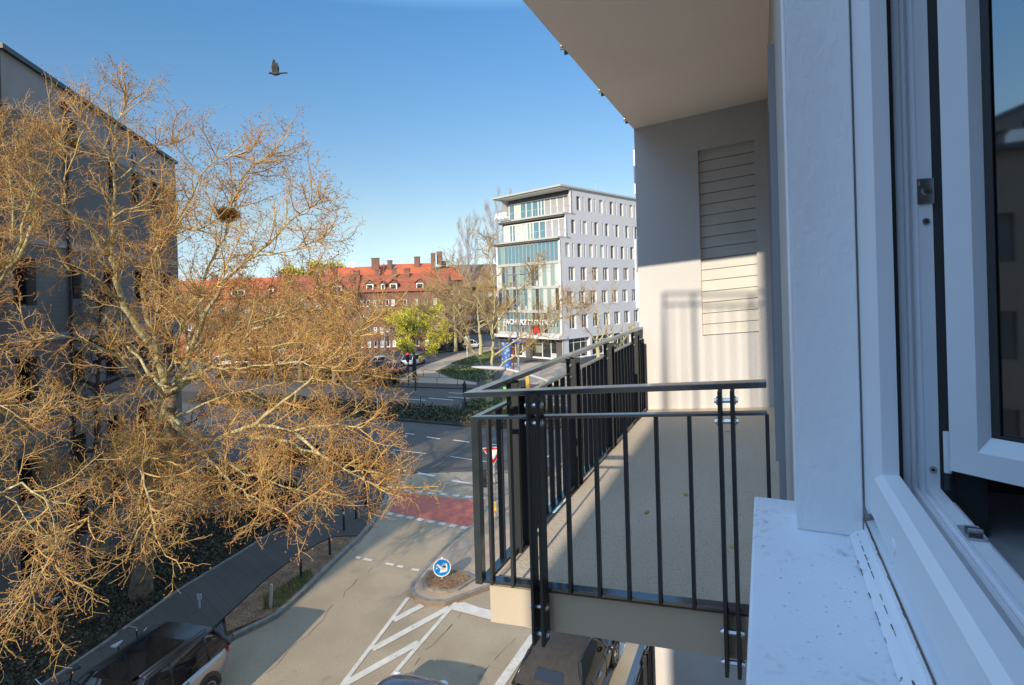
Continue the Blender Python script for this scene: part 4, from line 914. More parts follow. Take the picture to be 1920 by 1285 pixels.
# main limbs of the trees: (kind, radius, points in metres)
LIMBS_STREET = [
 ('trunk',0.27,[(-12.07,17.74,-0.08),(-11.74,17.60,2.08),(-11.28,17.50,4.28),(-10.91,17.50,5.60),(-10.72,17.50,6.68)]),
 ('limb',0.12,[(-10.72,17.50,6.68),(-9.51,16.80,7.25),(-7.97,16.00,8.09),(-7.06,15.40,8.76),(-6.01,15.00,9.14),(-5.00,14.60,9.75)]),
 ('limb',0.15,[(-10.84,17.50,5.94),(-8.80,16.00,5.37),(-7.53,15.00,6.04),(-6.40,14.40,6.29),(-5.54,14.00,6.13),(-4.59,13.50,6.49),(-3.55,13.00,6.42)]),
 ('limb',0.07,[(-6.77,14.60,6.23),(-6.32,14.40,6.70),(-5.40,14.00,7.16),(-4.28,13.50,8.18),(-3.41,13.20,8.94)]),
 ('limb',0.17,[(-10.72,17.50,6.68),(-11.08,17.30,8.13),(-11.67,17.00,9.15),(-11.81,16.80,9.72),(-11.82,16.60,10.91),(-11.75,16.60,11.85),(-11.60,16.50,13.09),(-11.67,16.50,13.96),(-11.45,16.50,14.90),(-11.07,16.50,15.67)]),
 ('limb',0.05,[(-11.64,16.50,13.72),(-11.83,16.20,14.05),(-11.98,16.00,14.45),(-12.20,16.00,14.92)]),
 ('limb',0.05,[(-11.60,16.50,13.09),(-11.01,16.20,13.25),(-10.53,16.00,13.58),(-9.97,15.80,13.74),(-9.39,15.60,13.92)]),
 ('limb',0.05,[(-11.76,16.60,12.01),(-11.11,16.20,12.25),(-10.44,16.00,12.28),(-9.73,15.60,12.42)]),
 ('limb',0.10,[(-11.84,16.60,10.91),(-12.06,16.20,11.58),(-12.28,15.80,11.92),(-12.33,15.50,12.30),(-12.46,15.40,12.43),(-12.78,15.00,12.52),(-13.27,14.60,12.49)]),
 ('limb',0.05,[(-12.25,15.50,12.25),(-12.15,15.30,12.80),(-11.94,15.20,13.28),(-11.88,15.00,13.81)]),
 ('limb',0.10,[(-10.92,17.40,7.45),(-11.11,17.00,8.97),(-11.15,16.80,10.18),(-10.72,16.60,10.80),(-10.11,16.40,11.31),(-9.63,16.20,11.71),(-9.36,16.10,12.06),(-9.05,16.00,12.77),(-8.32,15.80,13.47),(-7.32,15.60,13.61)]),
 ('limb',0.06,[(-9.59,16.20,11.67),(-9.01,16.00,11.55),(-8.74,16.00,11.39),(-8.47,16.00,11.84),(-7.75,15.80,12.25)]),
 ('limb',0.10,[(-10.51,17.40,7.03),(-10.08,17.50,8.08),(-9.96,17.60,8.92),(-9.80,17.60,9.93),(-9.67,17.60,10.37),(-9.18,17.50,10.99),(-8.91,17.40,11.54),(-8.73,17.40,12.03),(-8.54,17.40,12.44),(-8.23,17.30,12.91),(-8.22,17.20,13.30),(-7.74,17.00,13.73),(-7.17,17.00,13.88)]),
 ('limb',0.13,[(-10.51,17.40,7.03),(-9.45,17.00,8.76),(-8.91,16.70,9.49),(-8.52,16.50,9.99),(-8.12,16.40,10.34),(-7.47,16.20,10.73),(-6.78,16.00,11.26),(-6.12,15.80,11.72),(-5.48,15.60,12.15),(-5.06,15.40,12.18)]),
 ('limb',0.05,[(-7.47,16.20,10.73),(-6.67,16.00,10.80),(-5.91,15.60,10.90),(-5.24,15.40,11.08)]),
 ('limb',0.09,[(-7.15,15.10,5.79),(-6.46,14.50,5.90),(-5.85,14.20,5.88),(-5.13,13.80,5.76),(-4.14,13.20,5.54),(-3.28,12.80,5.48)]),
 ('limb',0.09,[(-10.85,17.40,5.63),(-9.48,15.60,5.28),(-8.45,14.20,4.97),(-8.00,13.20,4.67)]),
 ('limb',0.08,[(-10.96,17.40,5.71),(-10.74,15.50,5.56),(-10.37,13.80,5.49),(-10.31,12.60,5.56),(-10.29,12.00,5.42)]),
 ('limb',0.08,[(-10.87,17.40,6.12),(-10.77,15.60,7.02),(-10.91,14.40,7.10),(-10.92,13.40,6.97),(-11.12,12.60,6.91)]),
 ('limb',0.09,[(-10.89,17.40,6.46),(-10.74,15.80,7.66),(-11.17,14.80,8.52),(-11.36,14.00,8.79),(-11.64,13.40,8.65)]),
 ('limb',0.08,[(-10.83,17.40,6.21),(-9.74,15.00,6.03),(-8.58,12.80,5.81),(-7.58,11.40,5.56),(-6.90,10.60,5.38)]),
 ('limb',0.08,[(-10.78,17.40,5.87),(-8.04,14.60,5.39),(-6.46,12.80,5.21),(-5.20,11.60,5.26),(-4.52,11.00,5.31)]),
 ('limb',0.07,[(-10.85,17.40,5.79),(-9.30,14.60,5.42),(-9.00,12.60,5.29),(-8.85,11.60,5.19),(-8.77,11.20,5.08)]),
 ('limb',0.08,[(-10.79,17.50,6.60),(-10.07,19.50,8.07),(-9.21,21.00,9.12),(-8.58,22.50,9.48),(-7.65,23.60,9.44)]),
 ('limb',0.08,[(-10.84,17.50,6.60),(-13.60,19.50,8.17),(-16.59,21.50,9.72),(-18.40,22.50,10.62)]),
 ('limb',0.07,[(-5.54,14.00,6.13),(-4.63,13.20,5.83),(-3.83,12.60,5.50),(-3.14,12.20,5.44)]),
 ('limb',0.06,[(-8.54,15.80,5.42),(-7.63,14.60,5.23),(-6.25,13.40,5.18),(-5.00,12.80,5.16),(-4.38,12.40,5.05)]),
 ('limb',0.07,[(-10.71,17.50,6.93),(-8.38,15.60,7.62),(-6.77,14.40,7.74),(-5.49,13.60,7.94),(-4.50,13.00,7.87),(-3.77,12.60,7.78)]),
 ('limb',0.07,[(-10.85,17.40,6.95),(-9.52,15.80,8.08),(-8.76,14.80,9.01),(-7.73,14.00,9.56),(-6.98,13.60,10.06)]),
 ('limb',0.07,[(-11.81,16.80,9.64),(-11.42,15.40,10.23),(-11.66,14.60,10.49),(-11.98,14.00,10.41),(-12.41,13.60,10.60)]),
 ('limb',0.07,[(-10.93,17.30,7.63),(-10.11,15.80,8.70),(-9.37,14.90,9.59),(-9.17,14.40,10.42),(-8.62,14.00,11.18)]),
 ('limb',0.08,[(-10.71,17.50,6.93),(-9.10,17.00,8.26),(-7.56,16.50,8.89),(-6.11,16.00,9.03),(-4.91,15.60,9.16)]),
 ('limb',0.08,[(-10.75,17.50,6.60),(-9.94,18.20,7.49),(-8.82,18.80,7.83),(-7.36,19.20,7.84),(-6.03,19.60,7.48)]),
 ('limb',0.07,[(-10.37,17.60,7.58),(-9.84,18.40,8.69),(-9.14,18.80,9.18),(-8.04,19.20,9.78),(-6.90,19.40,10.49)]),
 ('limb',0.06,[(-7.97,16.00,8.09),(-6.70,15.20,8.21),(-5.60,14.60,8.38),(-4.63,14.20,8.25)]),
 ('limb',0.06,[(-10.78,17.40,5.79),(-8.31,16.00,6.81),(-6.52,15.40,7.16),(-5.06,15.00,7.33),(-3.96,14.60,7.22)]),
]
LIMBS_LEFT = [
 ('trunk',0.25,[(-16.65,14.50,2.06),(-15.79,14.30,5.15),(-14.86,14.00,7.62)]),
 ('limb',0.10,[(-14.86,14.00,7.62),(-13.42,13.80,9.06),(-12.15,13.60,10.46),(-12.03,13.60,11.04),(-11.97,13.50,11.61),(-12.03,13.40,12.24),(-11.97,13.40,13.00)]),
 ('limb',0.08,[(-12.15,13.60,10.46),(-11.56,13.40,10.82),(-11.32,13.30,11.44),(-11.26,13.30,12.07),(-11.38,13.20,12.81),(-11.40,13.20,13.44)]),
 ('limb',0.07,[(-12.15,13.60,10.46),(-11.48,13.30,11.19),(-11.51,13.20,11.68),(-10.75,13.00,12.50),(-10.62,13.00,12.99)]),
 ('limb',0.07,[(-14.86,14.00,7.62),(-12.63,13.00,9.71),(-11.59,12.60,11.36),(-11.50,12.40,12.40),(-11.06,12.20,13.16)]),
 ('limb',0.045,[(-14.86,14.00,7.62),(-11.90,11.50,7.07),(-9.60,9.80,6.76),(-8.50,9.20,6.39),(-7.94,9.00,6.23),(-7.52,8.80,5.84),(-7.49,8.60,5.35),(-7.58,8.50,4.92),(-7.70,8.40,4.58)]),
 ('limb',0.03,[(-8.50,9.20,6.39),(-8.14,9.00,6.71),(-7.62,8.80,6.68),(-7.13,8.60,6.41),(-7.00,8.60,5.91),(-7.08,8.50,5.55)]),
 ('limb',0.06,[(-14.86,14.00,7.62),(-11.71,12.00,7.63),(-10.48,11.40,7.49),(-9.50,11.00,7.13)]),
]
LIMBS_MEDIAN = [
 ('trunk',0.30,[(-2.15,46.90,-0.14),(-2.12,46.90,0.98),(-2.12,46.90,2.23)]),
 ('limb',0.20,[(-2.12,46.90,2.23),(-2.48,46.60,3.26),(-2.98,46.40,4.10),(-3.63,46.00,5.13),(-4.18,45.60,6.05),(-4.79,45.00,6.89),(-5.77,44.50,7.67),(-6.83,44.00,8.01)]),
 ('limb',0.10,[(-3.54,46.00,5.04),(-3.93,46.00,6.89),(-4.84,46.00,8.67),(-5.67,46.00,10.45)]),
 ('limb',0.20,[(-2.12,46.90,2.23),(-1.87,47.00,3.64),(-1.68,47.00,5.43),(-1.68,47.20,7.21),(-1.37,47.40,9.00),(-1.55,47.50,10.81),(-1.82,47.60,12.63),(-1.92,47.60,13.77)]),
 ('limb',0.15,[(-2.03,46.90,2.41),(-1.29,46.60,3.23),(-0.60,46.40,3.90),(0.52,46.00,4.49),(1.62,45.60,5.46),(2.92,45.00,6.76),(4.19,44.50,7.60),(5.21,44.00,8.43)]),
 ('limb',0.10,[(-1.68,47.00,5.43),(-2.03,46.00,7.28),(-2.84,45.60,9.06),(-3.86,45.40,10.82),(-4.68,45.20,11.70)]),
 ('limb',0.10,[(-1.66,47.00,6.32),(-0.71,46.50,7.88),(0.21,46.20,8.97),(1.12,46.00,10.26),(1.80,45.80,11.54)]),
 ('limb',0.12,[(-1.72,47.00,4.17),(-0.57,46.60,4.99),(1.22,46.20,6.08),(2.13,46.00,7.16),(3.88,45.60,8.44)]),
]
LIMBS_OFFICE = [
 ('trunk',0.22,[(9.03,60.00,1.13),(9.07,60.00,2.56),(8.88,60.00,3.99)]),
 ('limb',0.13,[(8.88,60.00,3.99),(9.28,60.00,6.27),(8.89,60.00,8.56),(8.73,60.00,10.86)]),
 ('limb',0.12,[(8.98,60.00,3.42),(9.96,60.50,5.07),(10.40,61.00,7.35),(11.04,61.00,9.37)]),
 ('limb',0.09,[(8.88,60.00,3.99),(7.48,59.00,5.69),(6.91,58.60,6.96),(6.14,58.00,7.84)]),
 ('limb',0.08,[(8.83,60.00,6.28),(8.19,60.00,8.01),(7.77,60.00,9.45)]),
]
# ------------------------------------------------------------------ trees
def tubes(P, R, k):
    """P (N,n,3) polylines, R (N,n) radii -> verts, quads"""
    N, n, _ = P.shape
    T = np.gradient(P, axis=1); T /= np.linalg.norm(T, axis=2)[..., None] + 1e-9
    ref = rng.normal(size=(N, 1, 3)); ref = np.broadcast_to(ref, T.shape)
    U = np.cross(T, ref); U /= np.linalg.norm(U, axis=2)[..., None] + 1e-9; V = np.cross(T, U)
    a = np.arange(k) * 2 * pi / k
    v = P[:, :, None, :] + R[:, :, None, None] * (U[:, :, None, :] * np.cos(a)[None, None, :, None] + V[:, :, None, :] * np.sin(a)[None, None, :, None])
    i = np.arange(N)[:, None, None] * n * k + np.arange(n - 1)[None, :, None] * k + np.arange(k)[None, None, :]
    j = np.arange(N)[:, None, None] * n * k + np.arange(n - 1)[None, :, None] * k + (np.arange(k)[None, None, :] + 1) % k
    f = np.stack([i, j, j + k, i + k], -1).reshape(-1, 4)
    return v.reshape(-1, 3), f
def resample(pts, n):
    pts = np.array(pts, float); s = np.r_[0, np.cumsum(np.linalg.norm(np.diff(pts, axis=0), axis=1))]
    # smooth catmull-ish resample with small wobble
    t = np.linspace(0, s[-1], n); q = np.stack([np.interp(t, s, pts[:, i]) for i in range(3)], 1)
    for _ in range(2): q[1:-1] = .25 * q[:-2] + .5 * q[1:-1] + .25 * q[2:]
    return q, s[-1]
def spawn(P, m, t0, t1, L, ang, n, wob, up, taper_len=0.4, droop=0.0):
    """m children on every parent polyline of P (N,n,3)"""
    N, k, _ = P.shape
    t = (np.arange(m)[None] + rng.uniform(0, 1, (N, m))) / m; t = t0 + (t1 - t0) * t
    x = t * (k - 1); i = np.clip(x.astype(int), 0, k - 2); fr = (x - i)[..., None]
    A = np.take_along_axis(P, i[..., None].repeat(3, 2), 1); B = np.take_along_axis(P, (i + 1)[..., None].repeat(3, 2), 1)
    S = A + (B - A) * fr; T = B - A; T /= np.linalg.norm(T, axis=2)[..., None] + 1e-9
    S = S.reshape(-1, 3); T = T.reshape(-1, 3); t = t.reshape(-1)
    r = rng.normal(size=S.shape); r -= (r * T).sum(1)[:, None] * T; r /= np.linalg.norm(r, axis=1)[:, None]
    a = radians(ang) * rng.uniform(.6, 1.35, len(S))[:, None]
    d = T * np.cos(a) + r * np.sin(a); Ls = L * rng.uniform(.55, 1.3, len(S)) * (1 - taper_len * t)
    out = [S]; p = S
    for q in range(n - 1):
        d = d + rng.normal(0, wob, d.shape); d[:, 2] += up - droop * (q / n); d /= np.linalg.norm(d, axis=1)[:, None]
        p = p + d * (Ls / (n - 1))[:, None]; out.append(p)
    return np.stack(out, 1)
def rad(N, n, r0, r1): return np.linspace(1, 0, n)[None] * (r0 - r1) * rng.uniform(.8, 1.2, (N, 1)) + r1
OCT = np.array([(1, 0, 0), (-1, 0, 0), (0, 1, 0), (0, -1, 0), (0, 0, 1), (0, 0, -1)], float)
OF = np.array([(0, 2, 4), (2, 1, 4), (1, 3, 4), (3, 0, 4), (2, 0, 5), (1, 2, 5), (3, 1, 5), (0, 3, 5)])
def balls(C, R):
    v = C[:, None] + OCT[None] * R[:, None, None]; f = (OF[None] + 6 * np.arange(len(C))[:, None, None]).reshape(-1, 3)
    return v.reshape(-1, 3), f

def make_tree(name, base, limbs, label, cat='tree', group=None, sec=(.36, 1.7), ter=(7, .8), twg=(5, .34), rr=(.020, .0095, .0052), seeds=.75,
              bark='bark', trunkm='bark_dark', twm='twig', up=(.10, .04, .0), seed_r=.019, t0=.22, wob=(.17, .22, .30), drop=0.0, skinny=1.0, leaves=None, minlimb=7):
    root = thing(name, base, 0, label, cat, group); B = np.array(base)
    tr = [(r, np.array(p) - B) for k, r, p in limbs if k == 'trunk']; lm = [(r, np.array(p) - B) for k, r, p in limbs if k != 'trunk']
    b = MB().use(trunkm)
    for r, p in tr:
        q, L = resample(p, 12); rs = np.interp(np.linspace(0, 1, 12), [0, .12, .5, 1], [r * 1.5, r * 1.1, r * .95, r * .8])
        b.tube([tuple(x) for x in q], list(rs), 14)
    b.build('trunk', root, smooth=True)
    b = MB().use(bark); allsec = []; 
    for r, p in lm:
        q, L = resample(p, max(8, int(L_(p) / .35))); n = len(q)
        wobv = rng.normal(0, .018 * skinny + r * .12, q.shape); wobv[0] = 0; q2 = q + wobv
        rs = r * (.78 if name == 'plane_tree' else 1) * (1 - np.linspace(0, 1, n) ** .7 * .88)
        b.tube([tuple(x) for x in q2], list(rs), 9)
        m = max(3, int(L / sec[0])); c = spawn(q2[None], m, t0 if r < .14 else max(t0, .3), 1.0, sec[1], 52, 7, wob[0], up[0], .35, drop)
        allsec.append(c)
        # continuation at the tip
        allsec.append(spawn(q2[None], 3, .93, 1.0, sec[1] * .9, 22, 7, wob[0], up[0], 0, drop))
    b.build('limb', root, smooth=True)
    S2 = np.concatenate(allsec); v, f = tubes(S2, rad(len(S2), 7, rr[0], rr[0] * .4), 5)
    tag(np_mesh('branch', v, f, [twm], root, True), kind='stuff')
    S3 = spawn(S2, ter[0], .12, 1, ter[1], 48, 5, wob[1], up[1], .3, drop)
    S4 = np.concatenate([spawn(S3, twg[0], .15, 1, twg[1], 50, 4, wob[2], up[2], .2, drop), spawn(S2, 4, .2, 1, twg[1] * 1.2, 60, 4, wob[2], up[2], .2, drop)])
    v1, f1 = tubes(S3, rad(len(S3), 5, rr[1], rr[1] * .45), 3); v2, f2 = tubes(S4, rad(len(S4), 4, rr[2], rr[2] * .6), 3)
    tag(np_mesh('twigs', np.r_[v1, v2], np.r_[f1, f2 + len(v1)], [twm], root), kind='stuff')
    if seeds:
        E = S4[:, -1]; E = E[rng.uniform(size=len(E)) < seeds]; E = E + rng.normal(0, .02, E.shape); E[:, 2] -= .03
        F = S4[:, 2]; F = F[rng.uniform(size=len(F)) < seeds * .8]
        C = np.r_[E, F]; R = np.r_[rng.uniform(.7, 1.25, len(E)) * seed_r, rng.uniform(.4, .75, len(F)) * seed_r]
        v, f = balls(C, R); tag(np_mesh('seed_balls', v, f, ['seed'], root, True), kind='stuff')
    if leaves:
        m_, n_, sz = leaves; E = np.r_[S4.reshape(-1, 3), S3.reshape(-1, 3)]; E = E[rng.integers(0, len(E), n_)] + rng.normal(0, .12, (n_, 3))
        tag(leafmass('foliage', E, sz, m_, root), kind='stuff')
    return root
def L_(p): p = np.array(p); return float(np.linalg.norm(np.diff(p, axis=0), axis=1).sum())

def auto_limbs(h, spread, n, r, trunk_h=.3, rise=.75, seed=0, narrow=False):
    g = np.random.default_rng(seed); out = [('trunk', r, [(0, 0, 0), (g.normal(0, .1), g.normal(0, .1), h * trunk_h * .6), (0, 0, h * trunk_h)])]
    out.append(('limb', r * .75, [(0, 0, h * trunk_h), (g.normal(0, .2), g.normal(0, .2), h * .6), (g.normal(0, .3), g.normal(0, .3), h * .93)]))
    for i in range(n):
        a = 2 * pi * (i / n + g.uniform(0, .5 / n)) * (1 if n < 7 else 1.618 * 2); z0 = h * (trunk_h + (g.uniform(0, .5) if not narrow else .8 * i / n * .8)); ln = spread * g.uniform(.75, 1.1)
        rs = rise if not narrow else 3.2
        zt = min(z0 + ln * rs * g.uniform(.6, 1.2), h * g.uniform(.85, 1.0))
        out.append(('limb', r * g.uniform(.3, .5), [(0, 0, z0), (cos(a) * ln * .5, sin(a) * ln * .5, z0 + (zt - z0) * (.35 if not narrow else .3)), (cos(a) * ln, sin(a) * ln, zt)]))
    return out

street_tree = make_tree('plane_tree', (-12.07, 17.74, 0), LIMBS_STREET, 'big bare plane tree before the grey apartment house, full of sunlit twigs and seed balls', sec=(.33, 1.45), ter=(6, .75), twg=(5, .30))
left_tree = make_tree('plane_tree', LIMBS_LEFT[0][2][0][:2] + (0,), LIMBS_LEFT, 'bare plane tree at the left edge, its twigs hanging low in the bottom left corner', sec=(.36, 1.1), ter=(6, .6), twg=(5, .27), rr=(.013, .007, .0042), seed_r=.015, group=None)
med_tree = make_tree('plane_tree', LIMBS_MEDIAN[0][2][0][:2] + (0,), LIMBS_MEDIAN, 'bare plane tree with pale forked limbs on the median before the office block', sec=(.5, 1.9), ter=(6, 1.1), twg=(4, .6),
                    rr=(.04, .02, .012), seeds=.12, seed_r=.03, twm='twig_far', trunkm='bark')
off_tree = make_tree('street_tree', LIMBS_OFFICE[0][2][0][:2] + (0,), LIMBS_OFFICE, 'slim bare tree with upright ochre limbs before the right front of the office block', sec=(.8, 1.5), ter=(3, .9), twg=(2, .5), rr=(.03, .015, .01), seeds=0, twm='twig_far', trunkm='bark')
# pollarded small tree beside it
pl_ = [('trunk', .16, [(0, 0, 0), (0, .05, 2), (0, 0, 4.2)])] + [('limb', .09, [(0, 0, 3.2 + .2 * i), (cos(i * 1.3) * .9, sin(i * 1.3) * .9, 4.0 + .25 * i), (cos(i * 1.3) * 1.4, sin(i * 1.3) * 1.4, 5.0 + .15 * i)]) for i in range(6)]
for q, (x, y) in enumerate(((10.2, 53.5), (12.6, 55.0))):
    t_ = thing('pollard_tree', (x, y, 0), q * 1.1, ['small pollarded tree with knobbed arms seen over the far end of the railing', 'small pollarded tree with knobbed arms hidden mostly by the balcony railing, right of the other'][q], 'tree', 'pollarded trees before the office block')
    b = mb('bark'); [b.tube(p, [r * 1.2, r, r * .8], 9) for k, r, p in pl_ if k == 'trunk']; b.build('trunk', t_, smooth=True)
    b = mb('bark')
    for k, r, p in pl_:
        if k == 'limb': b.tube(p, [r, r * .7, r * .6], 7).ball(p[-1], .15, 8, 5)
    b.build('limb', t_, smooth=True)
    b = mb('twig_far')
    for k, r, p in pl_:
        if k == 'limb':
            for j in range(7): a = j * .9; b.tube([p[-1], (p[-1][0] + cos(a) * .25, p[-1][1] + sin(a) * .25, p[-1][2] + .7)], [.02, .008], 4)
    b.build('twigs', t_)

# bare trees beyond the avenue, behind the big plane tree
far_kw = dict(sec=(.6, 2.0), ter=(6, 1.2), twg=(4, .65), rr=(.035, .018, .011), seeds=0, twm='twig_far', trunkm='bark_dark', bark='bark_dark')
spots = [(-24, 63, 9.6, 5.0, 'bare brown tree beyond the avenue right behind the plane tree crown'), (-33, 70, 10.4, 5.5, 'bare brown tree beyond the avenue, middle one behind the plane tree crown'),
         (-43, 74, 10, 5.5, 'bare brown tree beyond the avenue, farthest left of the group seen through the plane tree'), (-17.5, 88, 8.2, 4.2, 'bare brown tree before the dark brick house'),
         (-5.0, 84, 11, 5.0, 'bare tan tree filling the gap between the red roofs and the office block'), (-9.5, 92, 11.5, 5, 'bare tan tree left of the office block in front of the brown brick house'), (-25, 82, 7.4, 3.4, 'low bare tree among the parked cars before the orange brick house'),
         (-19.5, 60.5, 8.2, 4.4, 'bare brown tree at the far kerb of the avenue nearest the curved signal arm'), (-28, 66, 9.0, 4.8, 'bare brown tree at the far kerb of the avenue beside the clipped hedges'), (-37, 66, 9.4, 5.0, 'bare brown tree at the far kerb, seen through the thick of the plane tree'), (-15.2, 79, 7.2, 3.6, 'low bare tree between the maple and the dark brick house')]
for i, (x, y, h, sp, lab) in enumerate(spots):
    kw = dict(far_kw); 
    if 'tan' in lab: kw.update(bark='bark', trunkm='bark')
    make_tree('bare_tree', (x, y, 0), [(k, r, [(a + x, b_ + y, c) for a, b_, c in p]) for k, r, p in auto_limbs(h, sp, 8, .28, seed=20 + i)], lab, group='bare trees beyond the avenue', **kw)
make_tree('thin_dark_tree', (-20.2, 66, 0), [(k, r, [(a - 20.2, b_ + 66, c) for a, b_, c in p]) for k, r, p in auto_limbs(13.2, 2.6, 9, .17, .25, 1.8, seed=4)], 'thin dark bare tree rising before the corner of the orange brick house', sec=(.7, 1.5), ter=(3, .9), twg=(2, .5), rr=(.03, .016, .011), seeds=0, twm='twig_dark', bark='twig_dark', trunkm='twig_dark')
for i, (x, y, h, sp, lab) in enumerate(((-9.9, 130, 28.6, 2.6, 'tall narrow bare poplar standing alone above the brown roof'), (-3.1, 131, 33.0, 3.2, 'tallest bare poplar, close beside the left edge of the office block'))):
    make_tree('poplar', (x, y, 0), [(k, r, [(a + x, b_ + y, c) for a, b_, c in p]) for k, r, p in auto_limbs(h, sp, 26, .2, .2, seed=50 + i, narrow=True)], lab, group='bare poplars on the skyline',
              sec=(.8, 2.0), ter=(4, 1.0), twg=(3, .6), rr=(.028, .016, .011), seeds=0, twm='twig_grey', bark='twig_grey', trunkm='twig_grey', up=(.45, .3, .2), wob=(.1, .15, .2))
make_tree('maple_tree', (-11.0, 62, 0), [(k, r, [(a - 11.0, b_ + 62, c) for a, b_, c in p]) for k, r, p in auto_limbs(8.0, 3.0, 10, .24, .28, .5, seed=9)], 'round yellow green budding maple beyond the avenue', sec=(.5, 1.2), ter=(5, .8), twg=(3, .4), rr=(.03, .016, .01), seeds=0, twm='twig_dark', bark='twig_dark', trunkm='twig_dark', leaves=(['leaf_yellow'], 34000, .055))
make_tree('maple_tree', (-46.5, 132, 0), [(k, r, [(a - 46.5, b_ + 132, c) for a, b_, c in p]) for k, r, p in auto_limbs(17.5, 5.2, 9, .3, .5, .5, seed=12)], 'yellow green tree crown showing above the roofs at the left', sec=(.8, 1.8), ter=(4, 1.2), twg=(3, .6), rr=(.04, .02, .014), seeds=0, twm='twig_far', bark='twig_far', trunkm='twig_dark', leaves=(['leaf_yellow'], 9000, .22))
# shaded tree close to the left facade
make_tree('shaded_tree', (-15.3, 20.5, 0), [(k, r, [(a - 15.3, b_ + 20.5, c) for a, b_, c in p]) for k, r, p in auto_limbs(10.2, 3.4, 7, .22, .3, .45, seed=31)], 'dark bare tree in shade against the grey facade behind the big plane tree', sec=(.5, 1.5), ter=(5, .9), twg=(3, .45), rr=(.025, .012, .007), seeds=0, twm='twig_dark', bark='twig_dark', trunkm='bark_dark')
# bird's nest in the fork
C = np.array((-8.72, 17.3, 12.15)); n = 1400
d = rng.normal(size=(n, 3)); d /= np.linalg.norm(d, axis=1)[:, None]; c0 = C + d * rng.uniform(.12, .27, (n, 1)) * np.array([1.15, 1.15, .75]); t_ = rng.normal(size=(n, 3)); t_[:, 2] *= .5; t_ /= np.linalg.norm(t_, axis=1)[:, None]; t_ *= rng.uniform(.08, .2, (n, 1))
v, f = tubes(np.stack([c0 - t_, c0 + t_ * .2, c0 + t_], 1), np.full((n, 3), .0055), 3)
tag(np_mesh('bird_nest', v, f, ['twig']), 'round nest of sticks in the upper right fork of the big plane tree', 'nest')

# hedges and bushes
def hedge(x, y, sx, sy, h, rz, label, group='clipped dark bushes on the left forecourt'):
    t = thing('hedge', (x, y, 0), rz, label, 'hedge', group); n = int(6000 * sx * sy * h / 4) + 1500
    p = rng.uniform(-1, 1, (n, 3)); p = np.sign(p) * np.abs(p) ** .45; p *= rng.uniform(.86, 1.03, (n, 1))
    p[:, 2] = (p[:, 2] + 1) / 2
    tag(leafmass('foliage', p * [sx / 2, sy / 2, h], .045, ['hedge_leaf', 'ivy'], t), kind='stuff')
    mb('twig_dark').tube([(0, 0, .05), (0, 0, h * .8)], .06, 6).box(-sx * .4, sx * .4, -sy * .4, sy * .4, .1, h * .85).build('stem', t)
hedge(-10.6, 24.6, 1.7, 1.3, 1.35, .4, 'round clipped dark bush left of the red litter box')
hedge(-8.9, 31.0, 3.0, 1.3, 1.0, -.45, 'long low dark hedge at the street corner behind the hanging twigs')
hedge(-13.5, 27.5, 3.2, 1.2, 1.5, .2, 'dark hedge before the far end of the grey apartment house')
for i_, (x_, y_, l_) in enumerate(((-16, 60.6, 'dark clipped hedge on the far kerb nearest the signal with the curved arm'), (-24, 64, 'dark clipped hedge on the far kerb behind the right half of the plane tree'), (-33, 68, 'dark clipped hedge on the far kerb behind the middle of the plane tree'))):
    hedge(x_, y_, 7.5, 1.6, 1.5, -.40, l_, 'hedges on the far kerb of the avenue')
hedge(-12.9, 32.5, 3.0, 1.4, 1.0, -.42, 'dark hedge along the avenue left of the corner hedge')
# ------------------------------------------------------------------ street furniture
def bollard(x, y, label, m='dark_metal', h=.95, dark=False):
    t = thing('bollard', (x, y, .1), 0, label, 'bollard', 'dark bollards along the left pavement')
    mb(m).tube([(0, 0, 0), (0, 0, h)], .045, 12).ball((0, 0, h), .052, 10, 6).build('post', t, smooth=False)
    if not dark: mb('sign_white').tube([(0, 0, h * .72), (0, 0, h * .82)], .0475, 12).build('band', t)
bollard(-6.85, 23.66, 'dark bollard with pale band nearest the kerb corner')
bollard(-7.02, 22.52, 'dark bollard with pale band left of the kerb, second from the corner')
bollard(-6.92, 20.47, 'plain dark stub bollard at the tip of the verge', h=.6, dark=True)
bollard(-7.34, 18.79, 'plain dark stub bollard on the shaded verge behind the stake', h=.6, dark=True)
t = thing('timber_stake', (-7.62, 17.05, .1), 0, 'pale leaning timber stake standing in the grass of the verge', 'stake')
mb('wood').hexa([(-.035, -.035, -.02), (.035, -.035, -.02), (.035, .035, -.02), (-.035, .035, -.02), (.02, -.03, .72), (.085, -.03, .70), (.085, .035, .70), (.02, .035, .72)]).build('post', t)
t = thing('marker_post', (-9.8, 17.1, .1), 0, 'short pale post with rag beside the shaded pavement near the parked car', 'post')
mb('lamp_grey').tube([(0, 0, 0), (0, 0, .45)], .03, 8).box(-.06, .06, -.03, .03, .3, .45).build('post', t)
t = thing('litter_box', (-9.37, 23.05, .1), radians(12), 'dark red litter box with slanted lid at the edge of the pavement', 'litter box')
b = mb('bin_red'); b.add([(-.2, -.18, .02), (.2, -.18, .02), (.2, .18, .02), (-.2, .18, .02), (-.2, -.18, .66), (.2, -.18, .66), (.2, .18, .80), (-.2, .18, .80)], [(3, 2, 1, 0), (0, 1, 5, 4), (1, 2, 6, 5), (2, 3, 7, 6), (3, 0, 4, 7)])
b.build('body', t, bevel=.012)
mb('bin_red').hexa([(-.22, -.2, .665), (.22, -.2, .665), (.22, .2, .81), (-.22, .2, .81), (-.22, -.2, .69), (.22, -.2, .69), (.22, .2, .835), (-.22, .2, .835)]).build('lid', t)
mb('dark_metal').box(-.14, .14, -.184, -.18, .5, .6).build('opening', t)
t = thing('plant_pot', (-14.6, 17.6, .06), 0, 'pale flower pot lying beside the ivy bed', 'pot')
